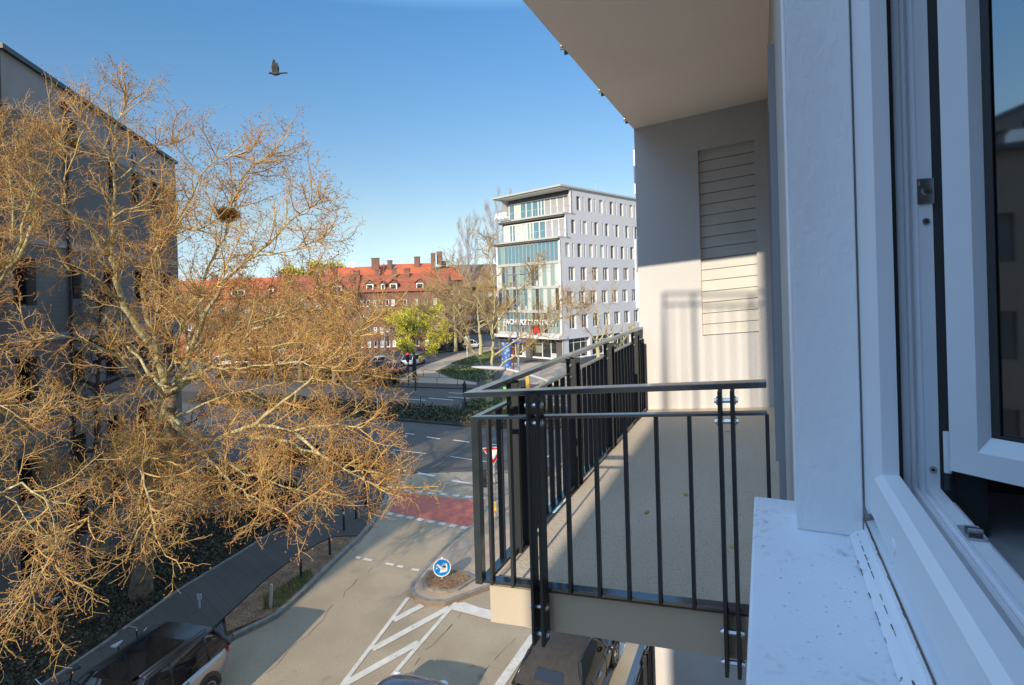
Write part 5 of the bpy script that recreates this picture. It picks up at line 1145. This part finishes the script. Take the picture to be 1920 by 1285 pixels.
mb('sign_white').tube([(0, 0, 0), (0, 0, .2)], [.1, .16], 14, cap=False).build('pot', t)
# sign on the island
sg = thing('keep_right_sign', (-2.53, 18.26, .2), 0, 'round blue direction sign with white arrow covered in stickers on the traffic island', 'traffic sign')
mb('sign_white').tube([(0, 0, 0), (0, .012, .72)], .026, 10).build('post', sg, smooth=True)
mb('sign_blue').disc((0, -.03, .40), (.12, -1, .05), .262, .006, 40).build('plate', sg)
mb('sign_white').disc((0, -.03, .40), (.12, -1, .05), .292, .010, 40, r2=.262).build('rim', sg)
ar = mb('sign_white')
def onp(x, z): return (x, -.036 + x * .12 + (z) * .05, .40 + z)
def arq(pts, off=0): ar.add([(lambda p: (p[0] + .0 , p[1] - off, p[2]))(onp(*p)) for p in pts], [tuple(range(len(pts)))])
arq([(-.19, .08), (-.14, .13), (.06, -.02), (.02, -.08)])
arq([(.17, -.10), (.17, .14), (.10, .10), (.02, -.02), (-.06, -.10), (-.08, -.15), (.02, -.15), (.16, -.12)], .001)
arq([(.16, -.10), (-.07, -.10), (-.04, -.16), (.12, -.14)], .002)
ar.build('arrow', sg)
stk = MB()
for i in range(9):
    a, r_ = random.uniform(-.02, .14), random.uniform(.02, .05); z_ = random.uniform(-.06, .2)
    x_ = a - .04
    stk.use(random.choice(['sign_white', 'sign_white', 'paving', 'sticker', 'jacket'])); h_ = .004 + .0008 * i
    pts = [(x_ + r_ * cos(q * pi / 4), z_ + r_ * .8 * sin(q * pi / 4)) for q in range(8)]
    stk.add([(lambda p: (p[0], p[1] - h_, p[2]))(onp(*p)) for p in pts], [tuple(range(8))])
stk.use('sign_white').add([(lambda p: (p[0], p[1] - .003, p[2]))(onp(-.17 + .03 * cos(q * pi / 4), -.01 + .03 * sin(q * pi / 4))) for q in range(8)], [tuple(range(8))])
stk.build('sticker', sg)
# signal mast with give way sign behind the near corner of the railing
def signal_head(b, x, y, z, d=(0, -1), n=3, s=1.0, m='dark_metal'):
    b.use(m).box(x - .14 * s, x + .14 * s, y - .11 * s, y + .11 * s, z, z + .3 * n * s)
    for i in range(n): b.disc((x + d[0] * .14 * s, y + d[1] * .14 * s, z + (.15 + .3 * i) * s), (d[0], d[1], 0), .11 * s, .14 * s, 14)
t = thing('signal_mast', (-.95, 23.2, .12), 0, 'signal mast with red and white give way triangle behind the near corner of the railing', 'traffic light')
mb('zinc').tube([(0, 0, 0), (0, 0, 3.0)], .05, 10).build('pole', t)
tri = mb('sign_red'); th = [(-.42, 2.95), (.38, 3.0), (.0, 2.30)]
tri.add([(x, -.07, z) for x, z in th] + [(x, -.055, z) for x, z in th], [(0, 1, 2), (5, 4, 3), (0, 3, 4, 1), (1, 4, 5, 2), (2, 5, 3, 0)])
cxx = sum(x for x, z in th) / 3; czz = sum(z for x, z in th) / 3
tri.use('sign_white').add([(cxx + (x - cxx) * .62, -.0745, czz + (z - czz) * .62) for x, z in th], [(0, 1, 2)])
tri.use('sign_white').add([(cxx + (x - cxx) * 1.1, -.0535, czz + (z - czz) * 1.1) for x, z in th] , [(0, 1, 2)])
tri.build('give_way_sign', t)
b = MB(); signal_head(b, -.42, .0, 1.35, (-1, 0), 3, .8); signal_head(b, .25, .0, 1.35, (1, 0), 3, .8); b.use('dark_metal').tube([(-.42, 0, 1.5), (.3, 0, 1.5)], .03, 6).tube([(-.42, 0, 1.9), (.3, 0, 1.9)], .03, 6)
b.use('orange_box').box(-.05, .05, -.07, -.055, .3, .75); b.build('signal_head', t)
t = thing('round_sign', (.75, 25.5, .12), 0, 'back of a dark round sign on a thin post seen through the railing', 'traffic sign')
mb('zinc').tube([(0, 0, 0), (0, 0, 1.3)], .03, 8).build('post', t)
mb('dark_metal').disc((-.12, .04, 1.05), (.1, 1, 0), .3, .03, 24).build('plate', t); b = MB(); signal_head(b, .65, .2, .9, (0, 1), 2, .7); b.use('dark_metal').tube([(0, 0, 1.1), (.65, .2, 1.1)], .02, 6).build('signal_head', t)
t = thing('signpost', (-.6, 42.6, .12), 0, 'post with small blue arrow sign over a bright green panel behind the railing corner', 'traffic sign')
mb('zinc').tube([(0, 0, 0), (0, 0, 3.1)], .04, 8).build('post', t)
mb('sign_blue').disc((0, -.06, 2.75), (0, -1, 0), .34, .03, 24).use('sign_white').add([(-.14, -.08, 2.85), (-.06, -.08, 2.95), (.18, -.08, 2.62), (.08, -.08, 2.56)], [(0, 1, 2, 3)]).build('direction_sign', t)
mb('green_box').box(-.28, .28, -.08, -.04, 1.6, 2.2).build('panel', t)
t = thing('advert_board', (1.05, 45.5, .12), 0, 'small upright orange board on a post seen between railing bars', 'board')
mb('orange_box').box(-.14, .14, -.03, .03, 1.0, 2.6).use('zinc').tube([(0, .05, 0), (0, .05, 2.6)], .03, 6).build('panel', t)
# street lamps
t = thing('street_lamp', (1.27, 15.05, 0), 0, 'near street lamp whose pale flat head reaches left beyond the railing corner', 'street lamp')
mb('lamp_grey').tube([(0, 0, 0), (0, 0, 5.4), (0, 0, 6.7)], [.07, .05, .045], 12).build('pole', t, smooth=True)
mb('lamp_grey').tube([(0, 0, 6.7), (-.2, 0, 6.98), (-.5, -.02, 7.14), (-.9, -.04, 7.28), (-1.5, -.05, 7.45)], [.045, .04, .036, .034, .034], 10).build('arm', t, smooth=True)
lh = mb('lamp_grey'); n = 12
secs = [(-1.50, .045, .045), (-1.62, .075, .055), (-1.9, .11, .055), (-2.2, .10, .04), (-2.38, .05, .018), (-2.42, .01, .006)]
vs = []; 
for i, (x, hw_, hh) in enumerate(secs): vs += [(x, -.05 + hw_ * cos(2 * pi * j / n), 7.45 + (-1.5 - x) * .085 + hh * sin(2 * pi * j / n)) for j in range(n)]
lh.add(vs, [(i * n + j, i * n + (j + 1) % n, (i + 1) * n + (j + 1) % n, (i + 1) * n + j) for i in range(len(secs) - 1) for j in range(n)] + [tuple(range(n))])
lh.build('lamp_head', t, smooth=True); mb('gasket').disc((-1.505, -.05, 7.45), (-1, 0, .08), .05, .02, 14).build('joint', t)
t = thing('street_lamp', (.45, 54.7, .12), 0, 'tall street lamp with two small heads in front of the glass office front', 'street lamp')
mb('zinc').tube([(0, 0, 0), (0, 0, 6), (0, 0, 11.1)], [.11, .09, .06], 12).build('pole', t)
for s in (-1, 1):
    mb('zinc').tube([(0, 0, 11.1), (s * .35, 0, 11.15)], .03, 6).build('arm', t)
    mb('lamp_grey').ball((s * .62, 0, 11.12), .34, 12, 6, (1, .5, .3)).build('lamp_head', t, smooth=True)
t = thing('lamp_post', (-6.83, 25.3, .1), 0, 'dark lamp post on the shaded corner pavement under the hanging twigs', 'lamp post')
mb('dark_metal').tube([(0, 0, 0), (0, 0, 1), (0, 0, 5.2)], [.11, .085, .06], 12).build('pole', t)
mb('dark_metal').tube([(0, 0, 5.2), (0, 0, 5.6)], [.16, .1], 12).build('lamp_head', t)
# signals of the far junction
def far_signal(x, y, h, label, arm=0, z0=.12, lit=False):
    t = thing('traffic_light', (x, y, z0), 0, label, 'traffic light', 'traffic lights of the junction')
    mb('dark_metal').tube([(0, 0, 0), (0, 0, h)], .07, 8).build('pole', t)
    b = MB(); signal_head(b, 0, -.1, h - 1.15, (0, -1), 3, 1.1); b.build('signal_head', t)
    if arm:
        mb('dark_metal').tube([(0, 0, h), (-.2, 0, h + 1.1), (-.8, 0, h + 1.75), (-1.7, 0, h + 1.95), (arm, 0, h + 1.9)], .05, 8).build('arm', t)
        b = MB(); signal_head(b, arm, -.05, h + 1.05, (0, -1), 3, 1.0); b.build('signal_head', t)
    if lit: mb('red_light').disc((0, -.33, h - .3), (0, -1, 0), .10, .04, 14).build('lit_lamp', t)
    return t
far_signal(-9.6, 54.2, 3.3, 'traffic light pole standing low in the avenue before the maple')
far_signal(-11.0, 58.2, 3.6, 'traffic light with curved arm and a lit red lamp before the maple', arm=-2.1, lit=True)
far_signal(-4.1, 45.9, 2.2, 'short traffic light on the tip of the median')
# advertising column and shop things
t = thing('advert_column', (-.9, 68.5, .13), 0, 'blue poster column on the plaza left of the tall street lamp', 'poster column')
mb('blue_board').tube([(0, 0, 0), (0, 0, 3.4)], .6, 18).build('drum', t); mb('dark_metal').tube([(0, 0, 3.4), (0, 0, 3.6)], .85, 18).build('cap', t)
t = thing('marker_pole', (-.05, 57.5, .13), 0, 'thin bright red pole beside the tall street lamp', 'pole')
mb('sign_red').tube([(0, 0, 0), (0, 0, 3.6)], .06, 8).build('post', t)
t = thing('plaza_board', (-6.9, 83, .13), 0, 'small white board on a post at the lawn beyond the avenue', 'board')
mb('sign_white').tube([(0, 0, 0), (0, 0, 3)], .06, 6).box(-.35, .35, -.04, .04, 2.2, 3.0).build('panel', t)
# tube fences
def fence(pts, z0, label, h=.8, sp=2.0, group='low tube fences along the avenue'):
    t = thing('tube_fence', (pts[0][0], pts[0][1], z0), 0, label, 'fence', group); o = Vector(pts[0])
    b = mb('dark_metal')
    for i in range(len(pts) - 1):
        p, q = Vector(pts[i]) - o, Vector(pts[i + 1]) - o; n = max(1, int((q - p).length / sp))
        for j in range(n + 1): r = p + (q - p) * j / n; mb('dark_metal').tube([(r.x, r.y, 0), (r.x, r.y, h)], .03, 6).build('post', t)
        b.tube([(p.x, p.y, h), (q.x, q.y, h)], .025, 6)
    b.build('rail', t)
fence([(-12.4, 59.4), (-3.6, 56.3), (-.6, 55.2)], .12, 'low tube fence along the far pavement of the avenue')
fence([(-10.4, 64.0), (-6.5, 61.8), (-2.3, 60.9)], .12, 'low tube fence round the near lawn beyond the avenue')
fence([(-13, 49.5), (-7.9, 46.9), (-4.2, 45.1)], .1, 'low tube fence on the shrub median', h=.9, sp=2.8)

# ------------------------------------------------------------------ person crossing the plaza
pr = thing('person', (-12.0, 72.2, .13), radians(20), 'person in yellow jacket and dark trousers walking on the plaza path', 'person')
me = bpy.data.meshes.new('body')
V = [(0, 0, .95), (0, 0, 1.15), (0, .01, 1.38), (0, .01, 1.5), (0, -.01, 1.58), (0, -.02, 1.68), (0, -.01, 1.77),
     (.10, 0, .90), (.11, -.14, .50), (.11, -.16, .10), (.11, -.28, .05), (-.10, 0, .90), (-.11, .10, .50), (-.11, .24, .12), (-.11, .12, .04),
     (.19, 0, 1.42), (.25, .08, 1.16), (.24, .0, .92), (.235, -.03, .82), (-.19, 0, 1.42), (-.25, -.08, 1.16), (-.23, -.18, .95), (-.225, -.22, .87)]
E_ = [(0, 1), (1, 2), (2, 3), (3, 4), (4, 5), (5, 6), (0, 7), (7, 8), (8, 9), (9, 10), (0, 11), (11, 12), (12, 13), (13, 14), (2, 15), (15, 16), (16, 17), (17, 18), (2, 19), (19, 20), (20, 21), (21, 22)]
Rd = [.15, .14, .15, .06, .075, .10, .07, .09, .06, .045, .04, .09, .06, .045, .04, .065, .045, .034, .03, .065, .045, .034, .03]
me.from_pydata(V, E_, []); me.materials.append(M['cloth_dark'])
bo = bpy.data.objects.new('body', me); COL.objects.link(bo); bo.parent = pr
sk = bo.modifiers.new('skin', 'SKIN')
for i, r in enumerate(Rd): me.skin_vertices[0].data[i].radius = (r, r * .8)
me.skin_vertices[0].data[0].use_root = True
ss = bo.modifiers.new('s', 'SUBSURF'); ss.levels = ss.render_levels = 1
jk = mb('jacket'); vs = []; n = 14
for z, rx, ry in ((.88, .20, .15), (1.1, .185, .14), (1.35, .20, .145), (1.47, .17, .11), (1.52, .08, .08)): vs += [(rx * cos(2 * pi * j / n), ry * sin(2 * pi * j / n), z) for j in range(n)]
jk.add(vs, [(i * n + j, i * n + (j + 1) % n, (i + 1) * n + (j + 1) % n, (i + 1) * n + j) for i in range(4) for j in range(n)])
jk.tube([(.17, 0, 1.45), (.255, .08, 1.16), (.245, 0, .95)], [.075, .065, .05], 8).tube([(-.17, 0, 1.45), (-.255, -.08, 1.16), (-.235, -.18, .97)], [.075, .065, .05], 8)
jk.build('jacket', pr, smooth=True)
fc = mb('skin').ball((0, -.03, 1.67), .098, 12, 8, (.85, 1.0, 1.2)).ball((0, -.13, 1.66), .02, 6, 4).ball((.085, -.02, 1.66), .022, 6, 4).ball((-.085, -.02, 1.66), .022, 6, 4).use('hair').ball((.035, -.122, 1.685), .012, 6, 4).ball((-.035, -.122, 1.685), .012, 6, 4).use('sign_red').box(-.025, .025, -.128, -.118, 1.60, 1.61)
for hx, hy, hz in ((.235, -.03, .80), (-.225, -.22, .85)):
    fc.use('skin').ball((hx, hy, hz), .04, 8, 6, (.5, 1, 1.1))
    for k in range(4): fc.tube([(hx, hy - .03 + .02 * k, hz - .02), (hx, hy - .032 + .02 * k, hz - .075 - .01 * (k in (1, 2)))], .009, 5)
    fc.tube([(hx, hy - .03, hz + .01), (hx, hy - .06, hz - .03)], .01, 5)
fc.build('face_and_hands', pr, smooth=True)
mb('hair').ball((0, .0, 1.71), .108, 12, 8, (.86, 1.0, 1.05)).build('hair', pr, smooth=True)

# ------------------------------------------------------------------ bird
bd = thing('bird', (-4.92, 12.0, 14.33), 0, 'dark pigeon in flight with raised wings against the blue sky', 'bird')
vs = []; n = 10; prof = [(-.165, .004, 0), (-.15, .018, .006), (-.125, .028, .010), (-.09, .034, .0), (-.03, .048, -.012), (.04, .042, -.012), (.09, .022, -.004), (.17, .016, .0), (.19, .012, 0)]
for x, r, z in prof: vs += [(x, r * cos(2 * pi * j / n), z + r * .8 * sin(2 * pi * j / n)) for j in range(n)]
mb('feather').add(vs, [(i * n + j, i * n + (j + 1) % n, (i + 1) * n + (j + 1) % n, (i + 1) * n + j) for i in range(len(prof) - 1) for j in range(n)]).build('body', bd, smooth=True)
for s, nm_ in ((1, 1), (-1, 1)):
    b = mb('feather'); W_ = [(-.075, 0), (-.085, .09), (-.06, .19), (-.03, .25), (.0, .235), (.02, .17), (.045, .09), (.05, 0)]
    P = [(x + .05 * z, s * (.015 + z * .28), .02 + z * .98) for x, z in W_]; n = len(P)
    b.add(P + [(x, y + .006 * s, z) for x, y, z in P], [tuple(range(n)), tuple(range(2 * n - 1, n - 1, -1))] + [(i, (i + 1) % n, n + (i + 1) % n, n + i) for i in range(n)])
    b.build('wing', bd)
mb('feather').hexa([(.13, -.02, -.002), (.24, -.035, -.002), (.24, .035, -.002), (.13, .02, -.002), (.13, -.02, .004), (.24, -.035, .003), (.24, .035, .003), (.13, .02, .004)]).build('tail', bd)

# ------------------------------------------------------------------ cars; x forward, y left
def car(name, loc, rz, label, L=4.4, Wd=1.84, Ht=1.62, body='car_silver', roof='car_black', suv=True, group=None, rails=False, stickers=False, detail=True, cat='car', conv=False):
    t = thing(name, loc, rz, label, cat, group); h = L / 2; w2 = Wd / 2
    zb = .34 if suv else .24; zs_ = (1.02 if suv else .86); zh = zs_ - (.02 if suv else .06)
    ST = [(-h, .72, zb + .28, zs_ - .22), (-h + .06, .90, zb + .08, zs_ - .06), (-h + .35, .98, zb, zs_), (-h + 1.0, 1.0, zb - .05, zs_ + .01), (0, 1.0, zb - .05, zs_), (h - 1.25, 1.0, zb - .05, zs_ - .02),
          (h - .55, .97, zb, zh - .05), (h - .15, .86, zb + .06, zh - .16), (h, .62, zb + .16, zh - .30)]
    def ring(x, s, z0, z1):
        w_ = w2 * s; r = [(0, z0), (w_ * .86, z0), (w_ * .97, z0 + .08), (w_, z0 + (z1 - z0) * .5), (w_ * .975, z1 - .10), (w_ * .90, z1 - .01), (w_ * .5, z1 + .02), (0, z1 + .03)]
        return [(x, y, z) for y, z in r] + [(x, -y, z) for y, z in r[-2:0:-1]]
    vs = []; k = 14
    for s in ST: vs += ring(*s)
    b = mb(body).add(vs, [(i * k + j, i * k + (j + 1) % k, (i + 1) * k + (j + 1) % k, (i + 1) * k + j) for i in range(len(ST) - 1) for j in range(k)] + [tuple(range(k - 1, -1, -1)), tuple((len(ST) - 1) * k + j for j in range(k))])
    b.build('body', t, smooth=True, sub=1 if detail else 0)
    # greenhouse
    if conv: G = [(-h + .42, .78, .02), (-h + .95, .67, .93), (-.25, .69, 1.0), (.15, .69, .95), (h - 1.45, .84, .03)]
    elif suv: G = [(-h + .12, .84, .05), (-h + .45, .76, .93), (-h + .9, .76, .99), (.1, .77, 1.0), (h - 2.1, .76, .95), (h - 1.25, .88, .03)]
    else: G = [(-h + .3, .84, .03), (-h + .85, .74, .93), (-h + 1.4, .75, 1.0), (.1, .75, .99), (h - 2.0, .74, .93), (h - 1.15, .88, .03)]
    bz = zs_ - .01; gv = []; 
    for x, s, f in G:
        zt_ = bz + (Ht - bz) * f; wb_ = w2 * .93; wt_ = wb_ + (w2 * s - wb_) * f
        gv += [(x - .0, wb_, bz - .02), (x, (wb_ + wt_) / 2 + .015, (bz + zt_) / 2), (x, wt_, zt_ - .045 * f), (x, wt_ * .88, zt_), (x, 0, zt_ + .018 * f), (x, -wt_ * .88, zt_), (x, -wt_, zt_ - .045 * f), (x, -(wb_ + wt_) / 2 - .015, (bz + zt_) / 2), (x, -wb_, bz - .02)]
    kk = 9; nG = len(G); side = []; top = []
    for i in range(nG - 1):
        for j in range(kk - 1):
            f_ = (i * kk + j, i * kk + j + 1, (i + 1) * kk + j + 1, (i + 1) * kk + j)
            (top if j in (2, 3, 4, 5) and (0 if not conv else -1) < i < nG - 2 else side).append(f_)
    mb('car_glass' if not conv else 'car_glass').add(gv, side).build('windows', t, smooth=True)
    mb(roof).add(gv, top).xf(lambda x, y, z: (x, y, z + (.004 if not conv else .03))).build('roof', t, smooth=True, sub=2 if conv else 0)
    if conv:
        (xa, _, fa), (xb, _, fb) = G[0], G[1]; zf = lambda f: bz + (Ht - bz) * f
        q_ = lambda a, y: (xa + (xb - xa) * a - .015, y, zf(fa + (fb - fa) * a) + .03)
        mb('car_glass').add([q_(.22, -.34), q_(.22, .34), q_(.55, .31), q_(.55, -.31)], [(0, 1, 2, 3)]).build('rear_window', t)
    # pillars
    pb = mb(roof if suv else body)
    for x_i in range(nG):
        if 0 < x_i < nG - 1 and (detail or x_i in (1, nG - 2)):
            pass
    for sgn in (1, -1):
        idx = (lambda i, j: gv[i * kk + j]) if sgn > 0 else (lambda i, j: gv[i * kk + (kk - 1 - j)])
        for (i0, i1) in ((0, 1), (nG - 1, nG - 2)): pb.tube([idx(i0, 0), idx(i1, 2)], .04, 6)
        pb.tube([idx(i, 2) for i in range(1, nG - 1)], .028, 6)
        if not conv:
            a, c = idx(2, 0), idx(2, 2); pb.tube([(a[0] + .9, a[1], a[2]), (c[0] + .85, c[1], c[2])], .035, 6); pb.tube([(a[0] - .15, a[1], a[2]), (c[0] - .12, c[1], c[2])], .035, 6)
    pb.build('pillar', t, smooth=True)
    if rails:
        for sgn in (1, -1):
            mb('car_black').tube([(-h + .6, sgn * w2 * .70, Ht + .0), (-h + .75, sgn * w2 * .70, Ht + .05), (.3, sgn * w2 * .70, Ht + .055), (.55, sgn * w2 * .70, Ht)], .016, 8).build('roof_rail', t)
        mb('car_glass').box(-h + 1.1, .35, -w2 * .52, w2 * .52, Ht + .015, Ht + .028).build('roof_window', t, bevel=.01)
    rw = .34 if suv else .30
    for sx_ in (1, -1):
        for sy in (1, -1):
            x_ = h * .60 * sx_ - (.02 if sx_ > 0 else -.02); y_ = sy * (w2 - .10)
            wh = mb('tyre').disc((x_, y_, rw), (0, 1, 0), rw, .23, 28).build('wheel', t)
            r_ = mb('rim').disc((x_, y_ + sy * .10, rw), (0, 1, 0), rw * .70, .05, 24, r2=rw * .62).disc((x_, y_ + sy * .11, rw), (0, 1, 0), .05, .05, 10)
            if detail:
                for q in range(5):
                    a = 2 * pi * q / 5
                    for da in (-.16, .16): r_.tube([(x_ + .04 * cos(a), y_ + sy * .115, rw + .04 * sin(a)), (x_ + rw * .64 * cos(a + da), y_ + sy * .105, rw + rw * .64 * sin(a + da))], .013, 5)
            r_.build('rim', wh)
            ar_ = mb('car_black' if suv else 'dark_metal')
            ar_.add([(x_ + (rw + .09) * cos(a), sy * (w2 - .0), rw + (rw + .09) * sin(a)) for a in np.linspace(-.1, pi + .1, 14)] + [(x_ + (rw + .0) * cos(a), sy * (w2 + .012), rw + (rw + .0) * sin(a)) for a in np.linspace(-.1, pi + .1, 14)], [(i, i + 1, 15 + i, 14 + i) for i in range(13)]).add([(x_ + (rw + .02) * cos(a), sy * (w2 - .03), rw + (rw + .02) * sin(a)) for a in np.linspace(-.1, pi + .1, 14)] + [(x_, sy * (w2 - .03), rw * .6)], [tuple(range(15))])
            ar_.build('wheel_arch', t)
    for sy in (1, -1):
        mb('tail_red').ball((-h + .10, sy * w2 * .80, zs_ - .16), .10, 8, 6, (.6, 1.0, 1.1)).build('tail_light', t, smooth=True)
        mb('lens').ball((h - .16, sy * w2 * .66, zh - .24), .11, 8, 6, (.8, 1.2, .7)).build('headlight', t, smooth=True)
        mb(body).ball((h - 1.55, sy * (w2 + .10), zs_ + .05), .10, 10, 6, (.55, 1.0, .7)).build('mirror', t, smooth=True)
        if detail:
            for x_ in (-.35, .55): mb('rim').box(x_ - .09, x_ + .09, sy * (w2 - .012), sy * (w2 + .018), zs_ - .16, zs_ - .13).build('door_handle', t)
            for x_ in (-.75, .28): mb('gasket').box(x_ - .004, x_ + .004, sy * (w2 - .03), sy * (w2 + .001), zb + .05, zs_ - .05).build('door_gap', t)
    mb('sign_white').box(-h - .012, -h + .01, -.26, .26, zb + .34, zb + .45).build('number_plate', t)
    if stickers:
        wx = h - 1.62
        mb('sticker').hexa([(wx - .12, -.62, Ht - .30), (wx + .10, -.62, Ht - .42), (wx + .10, -.38, Ht - .42), (wx - .12, -.38, Ht - .30), (wx - .10, -.62, Ht - .27), (wx + .12, -.62, Ht - .39), (wx + .12, -.38, Ht - .39), (wx - .10, -.38, Ht - .27)]).build('sticker', t)
    return t
SD = math.atan2(.974, .225)
suv = car('parked_suv', (-8.52, 11.98, .03), SD + pi, 'silver estate car with black roof and rails parked at the left kerb', rails=True, stickers=True)
hatch = car('open_top_car', (1.12, 13.45, 0), radians(90) - radians(24), 'dark charcoal soft top car waiting below the balcony', L=3.9, Wd=1.72, Ht=1.42, body='car_brown', roof='soft_top', suv=False, conv=True)
bluecar = car('blue_car', (-2.95, 11.15, 0), radians(90) - radians(17), 'blue car whose roof just enters the bottom edge of the picture', L=4.2, Wd=1.78, Ht=1.46, body='car_blue', roof='car_blue', suv=False)
mint = car('mint_car', (1.35, 21.2, .12), radians(90) - radians(14), 'mint green small van glimpsed between railing and balcony slab', L=3.4, Wd=1.5, Ht=1.5, body='car_mint', roof='car_mint', suv=True)
fc_ = car('far_car', (-13.6, 76, .01), radians(70), 'white car at the head of the parked row beyond the maple', L=4.3, Wd=1.8, Ht=1.5, body='car_white', roof='car_white', suv=False, detail=False, group='cars parked beyond the avenue')
fd_ = car('far_car', (-16.5, 69.5, .01), radians(80), 'red tailed dark car waiting at the junction beyond the avenue', L=4.3, Wd=1.8, Ht=1.5, body='car_black', roof='car_black', suv=False, detail=False, group='cars parked beyond the avenue')
fe_ = car('far_car', (-14.3, 68, .01), radians(80), 'red car waiting beside the dark one behind the signal pole', L=4.2, Wd=1.8, Ht=1.5, body='car_red', roof='car_red', suv=False, detail=False, group='cars parked beyond the avenue')
places = [(-17.2, 74.5, fc_, 'white car second from the right in the row behind the maple'), (-20.5, 75.5, fd_, 'black car in the row right of the thin dark tree'), (-23.8, 76.5, fc_, 'white car in the row behind the thin dark tree'), (-27.2, 77.5, fd_, 'black car in the row before the orange brick house'),
          (-30.8, 78.4, fc_, 'white car in the parked row seen through the plane tree, middle of the row'), (-34.4, 79.3, fe_, 'red car in the parked row seen through the plane tree'), (-38, 80.2, fd_, 'black car towards the left end of the parked row'), (-41.5, 81, fc_, 'white car at the left end of the parked row')]
for x, y, src, lab in places: dup(src, (x, y, .01), radians(8 + random.uniform(-3, 3)), lab)
for x, y, src, lab in ((-9.6, 93, fd_, 'black car parked at the top of the tan path'), (-7.3, 95.5, fc_, 'white car parked at the top of the tan path, right of the black one'), (-12.3, 91, fd_, 'black car parked left of the tan path before the dark brick house')): dup(src, (x, y, .13), radians(35), lab)

# ------------------------------------------------------------------ bicycles
def bicycle(loc, rz, label, lean=.06):
    t = thing('bicycle', loc, rz, label, 'bicycle', 'bicycles on the pavement beside the parked car'); t.rotation_euler = (lean, 0, rz)
    for x in (-.52, .52):
        n = 28; v = []; 
        wh = mb('tyre')
        P = [(x + .34 * cos(2 * pi * j / n), 0, .34 + .34 * sin(2 * pi * j / n)) for j in range(n + 1)]
        wh.tube(P, .018, 6, cap=False)
        w_ = wh.build('wheel', t)
        sp = mb('steel')
        for j in range(12): a = 2 * pi * j / 12; sp.tube([(x, 0, .34), (x + .33 * cos(a), 0, .34 + .33 * sin(a))], .0025, 3)
        sp.disc((x, 0, .34), (0, 1, 0), .03, .08, 10).build('spokes', w_)
    mb('car_black').tube([(-.52, .0, .34), (-.12, 0, .30), (.36, 0, .62), (-.2, 0, .78), (-.12, 0, .30)], .016, 8).tube([(-.52, 0, .34), (-.2, 0, .76)], .012, 6).tube([(.52, 0, .34), (.40, 0, .60), (.34, 0, .92)], .016, 8).tube([(-.12, 0, .3), (-.24, 0, .92)], .015, 8).build('frame', t)
    mb('steel').tube([(.34, 0, .92), (.36, 0, .98), (.34, .28, 1.02), (.18, .30, 1.0)], .012, 8).tube([(.36, 0, .98), (.34, -.28, 1.02), (.18, -.30, 1.0)], .012, 8).use('gasket').tube([(.22, .30, 1.005), (.10, .30, .99)], .018, 8).tube([(.22, -.30, 1.005), (.10, -.30, .99)], .018, 8).build('handlebar', t)
    mb('lamp_grey' if 'pale' in label else 'gasket').hexa([(-.38, -.09, .93), (-.12, -.02, .93), (-.12, .02, .93), (-.38, .09, .93), (-.38, -.08, .98), (-.10, -.02, .96), (-.10, .02, .96), (-.38, .08, .98)]).build('saddle', t, bevel=.01)
    mb('dark_metal').tube([(-.2, .06, .3), (-.12, .06, .3), (-.05, .10, .2)], .01, 6).disc((-.12, .03, .30), (0, 1, 0), .09, .006, 20).build('crank', t)
bicycle((-10.05, 14.15, .1), SD + .1, 'black bicycle with pale saddle cover leaning beside the parked car')
bicycle((-10.55, 12.75, .1), SD + pi - .2, 'black bicycle with shiny handlebars at the bottom edge left of the parked car', -.05)
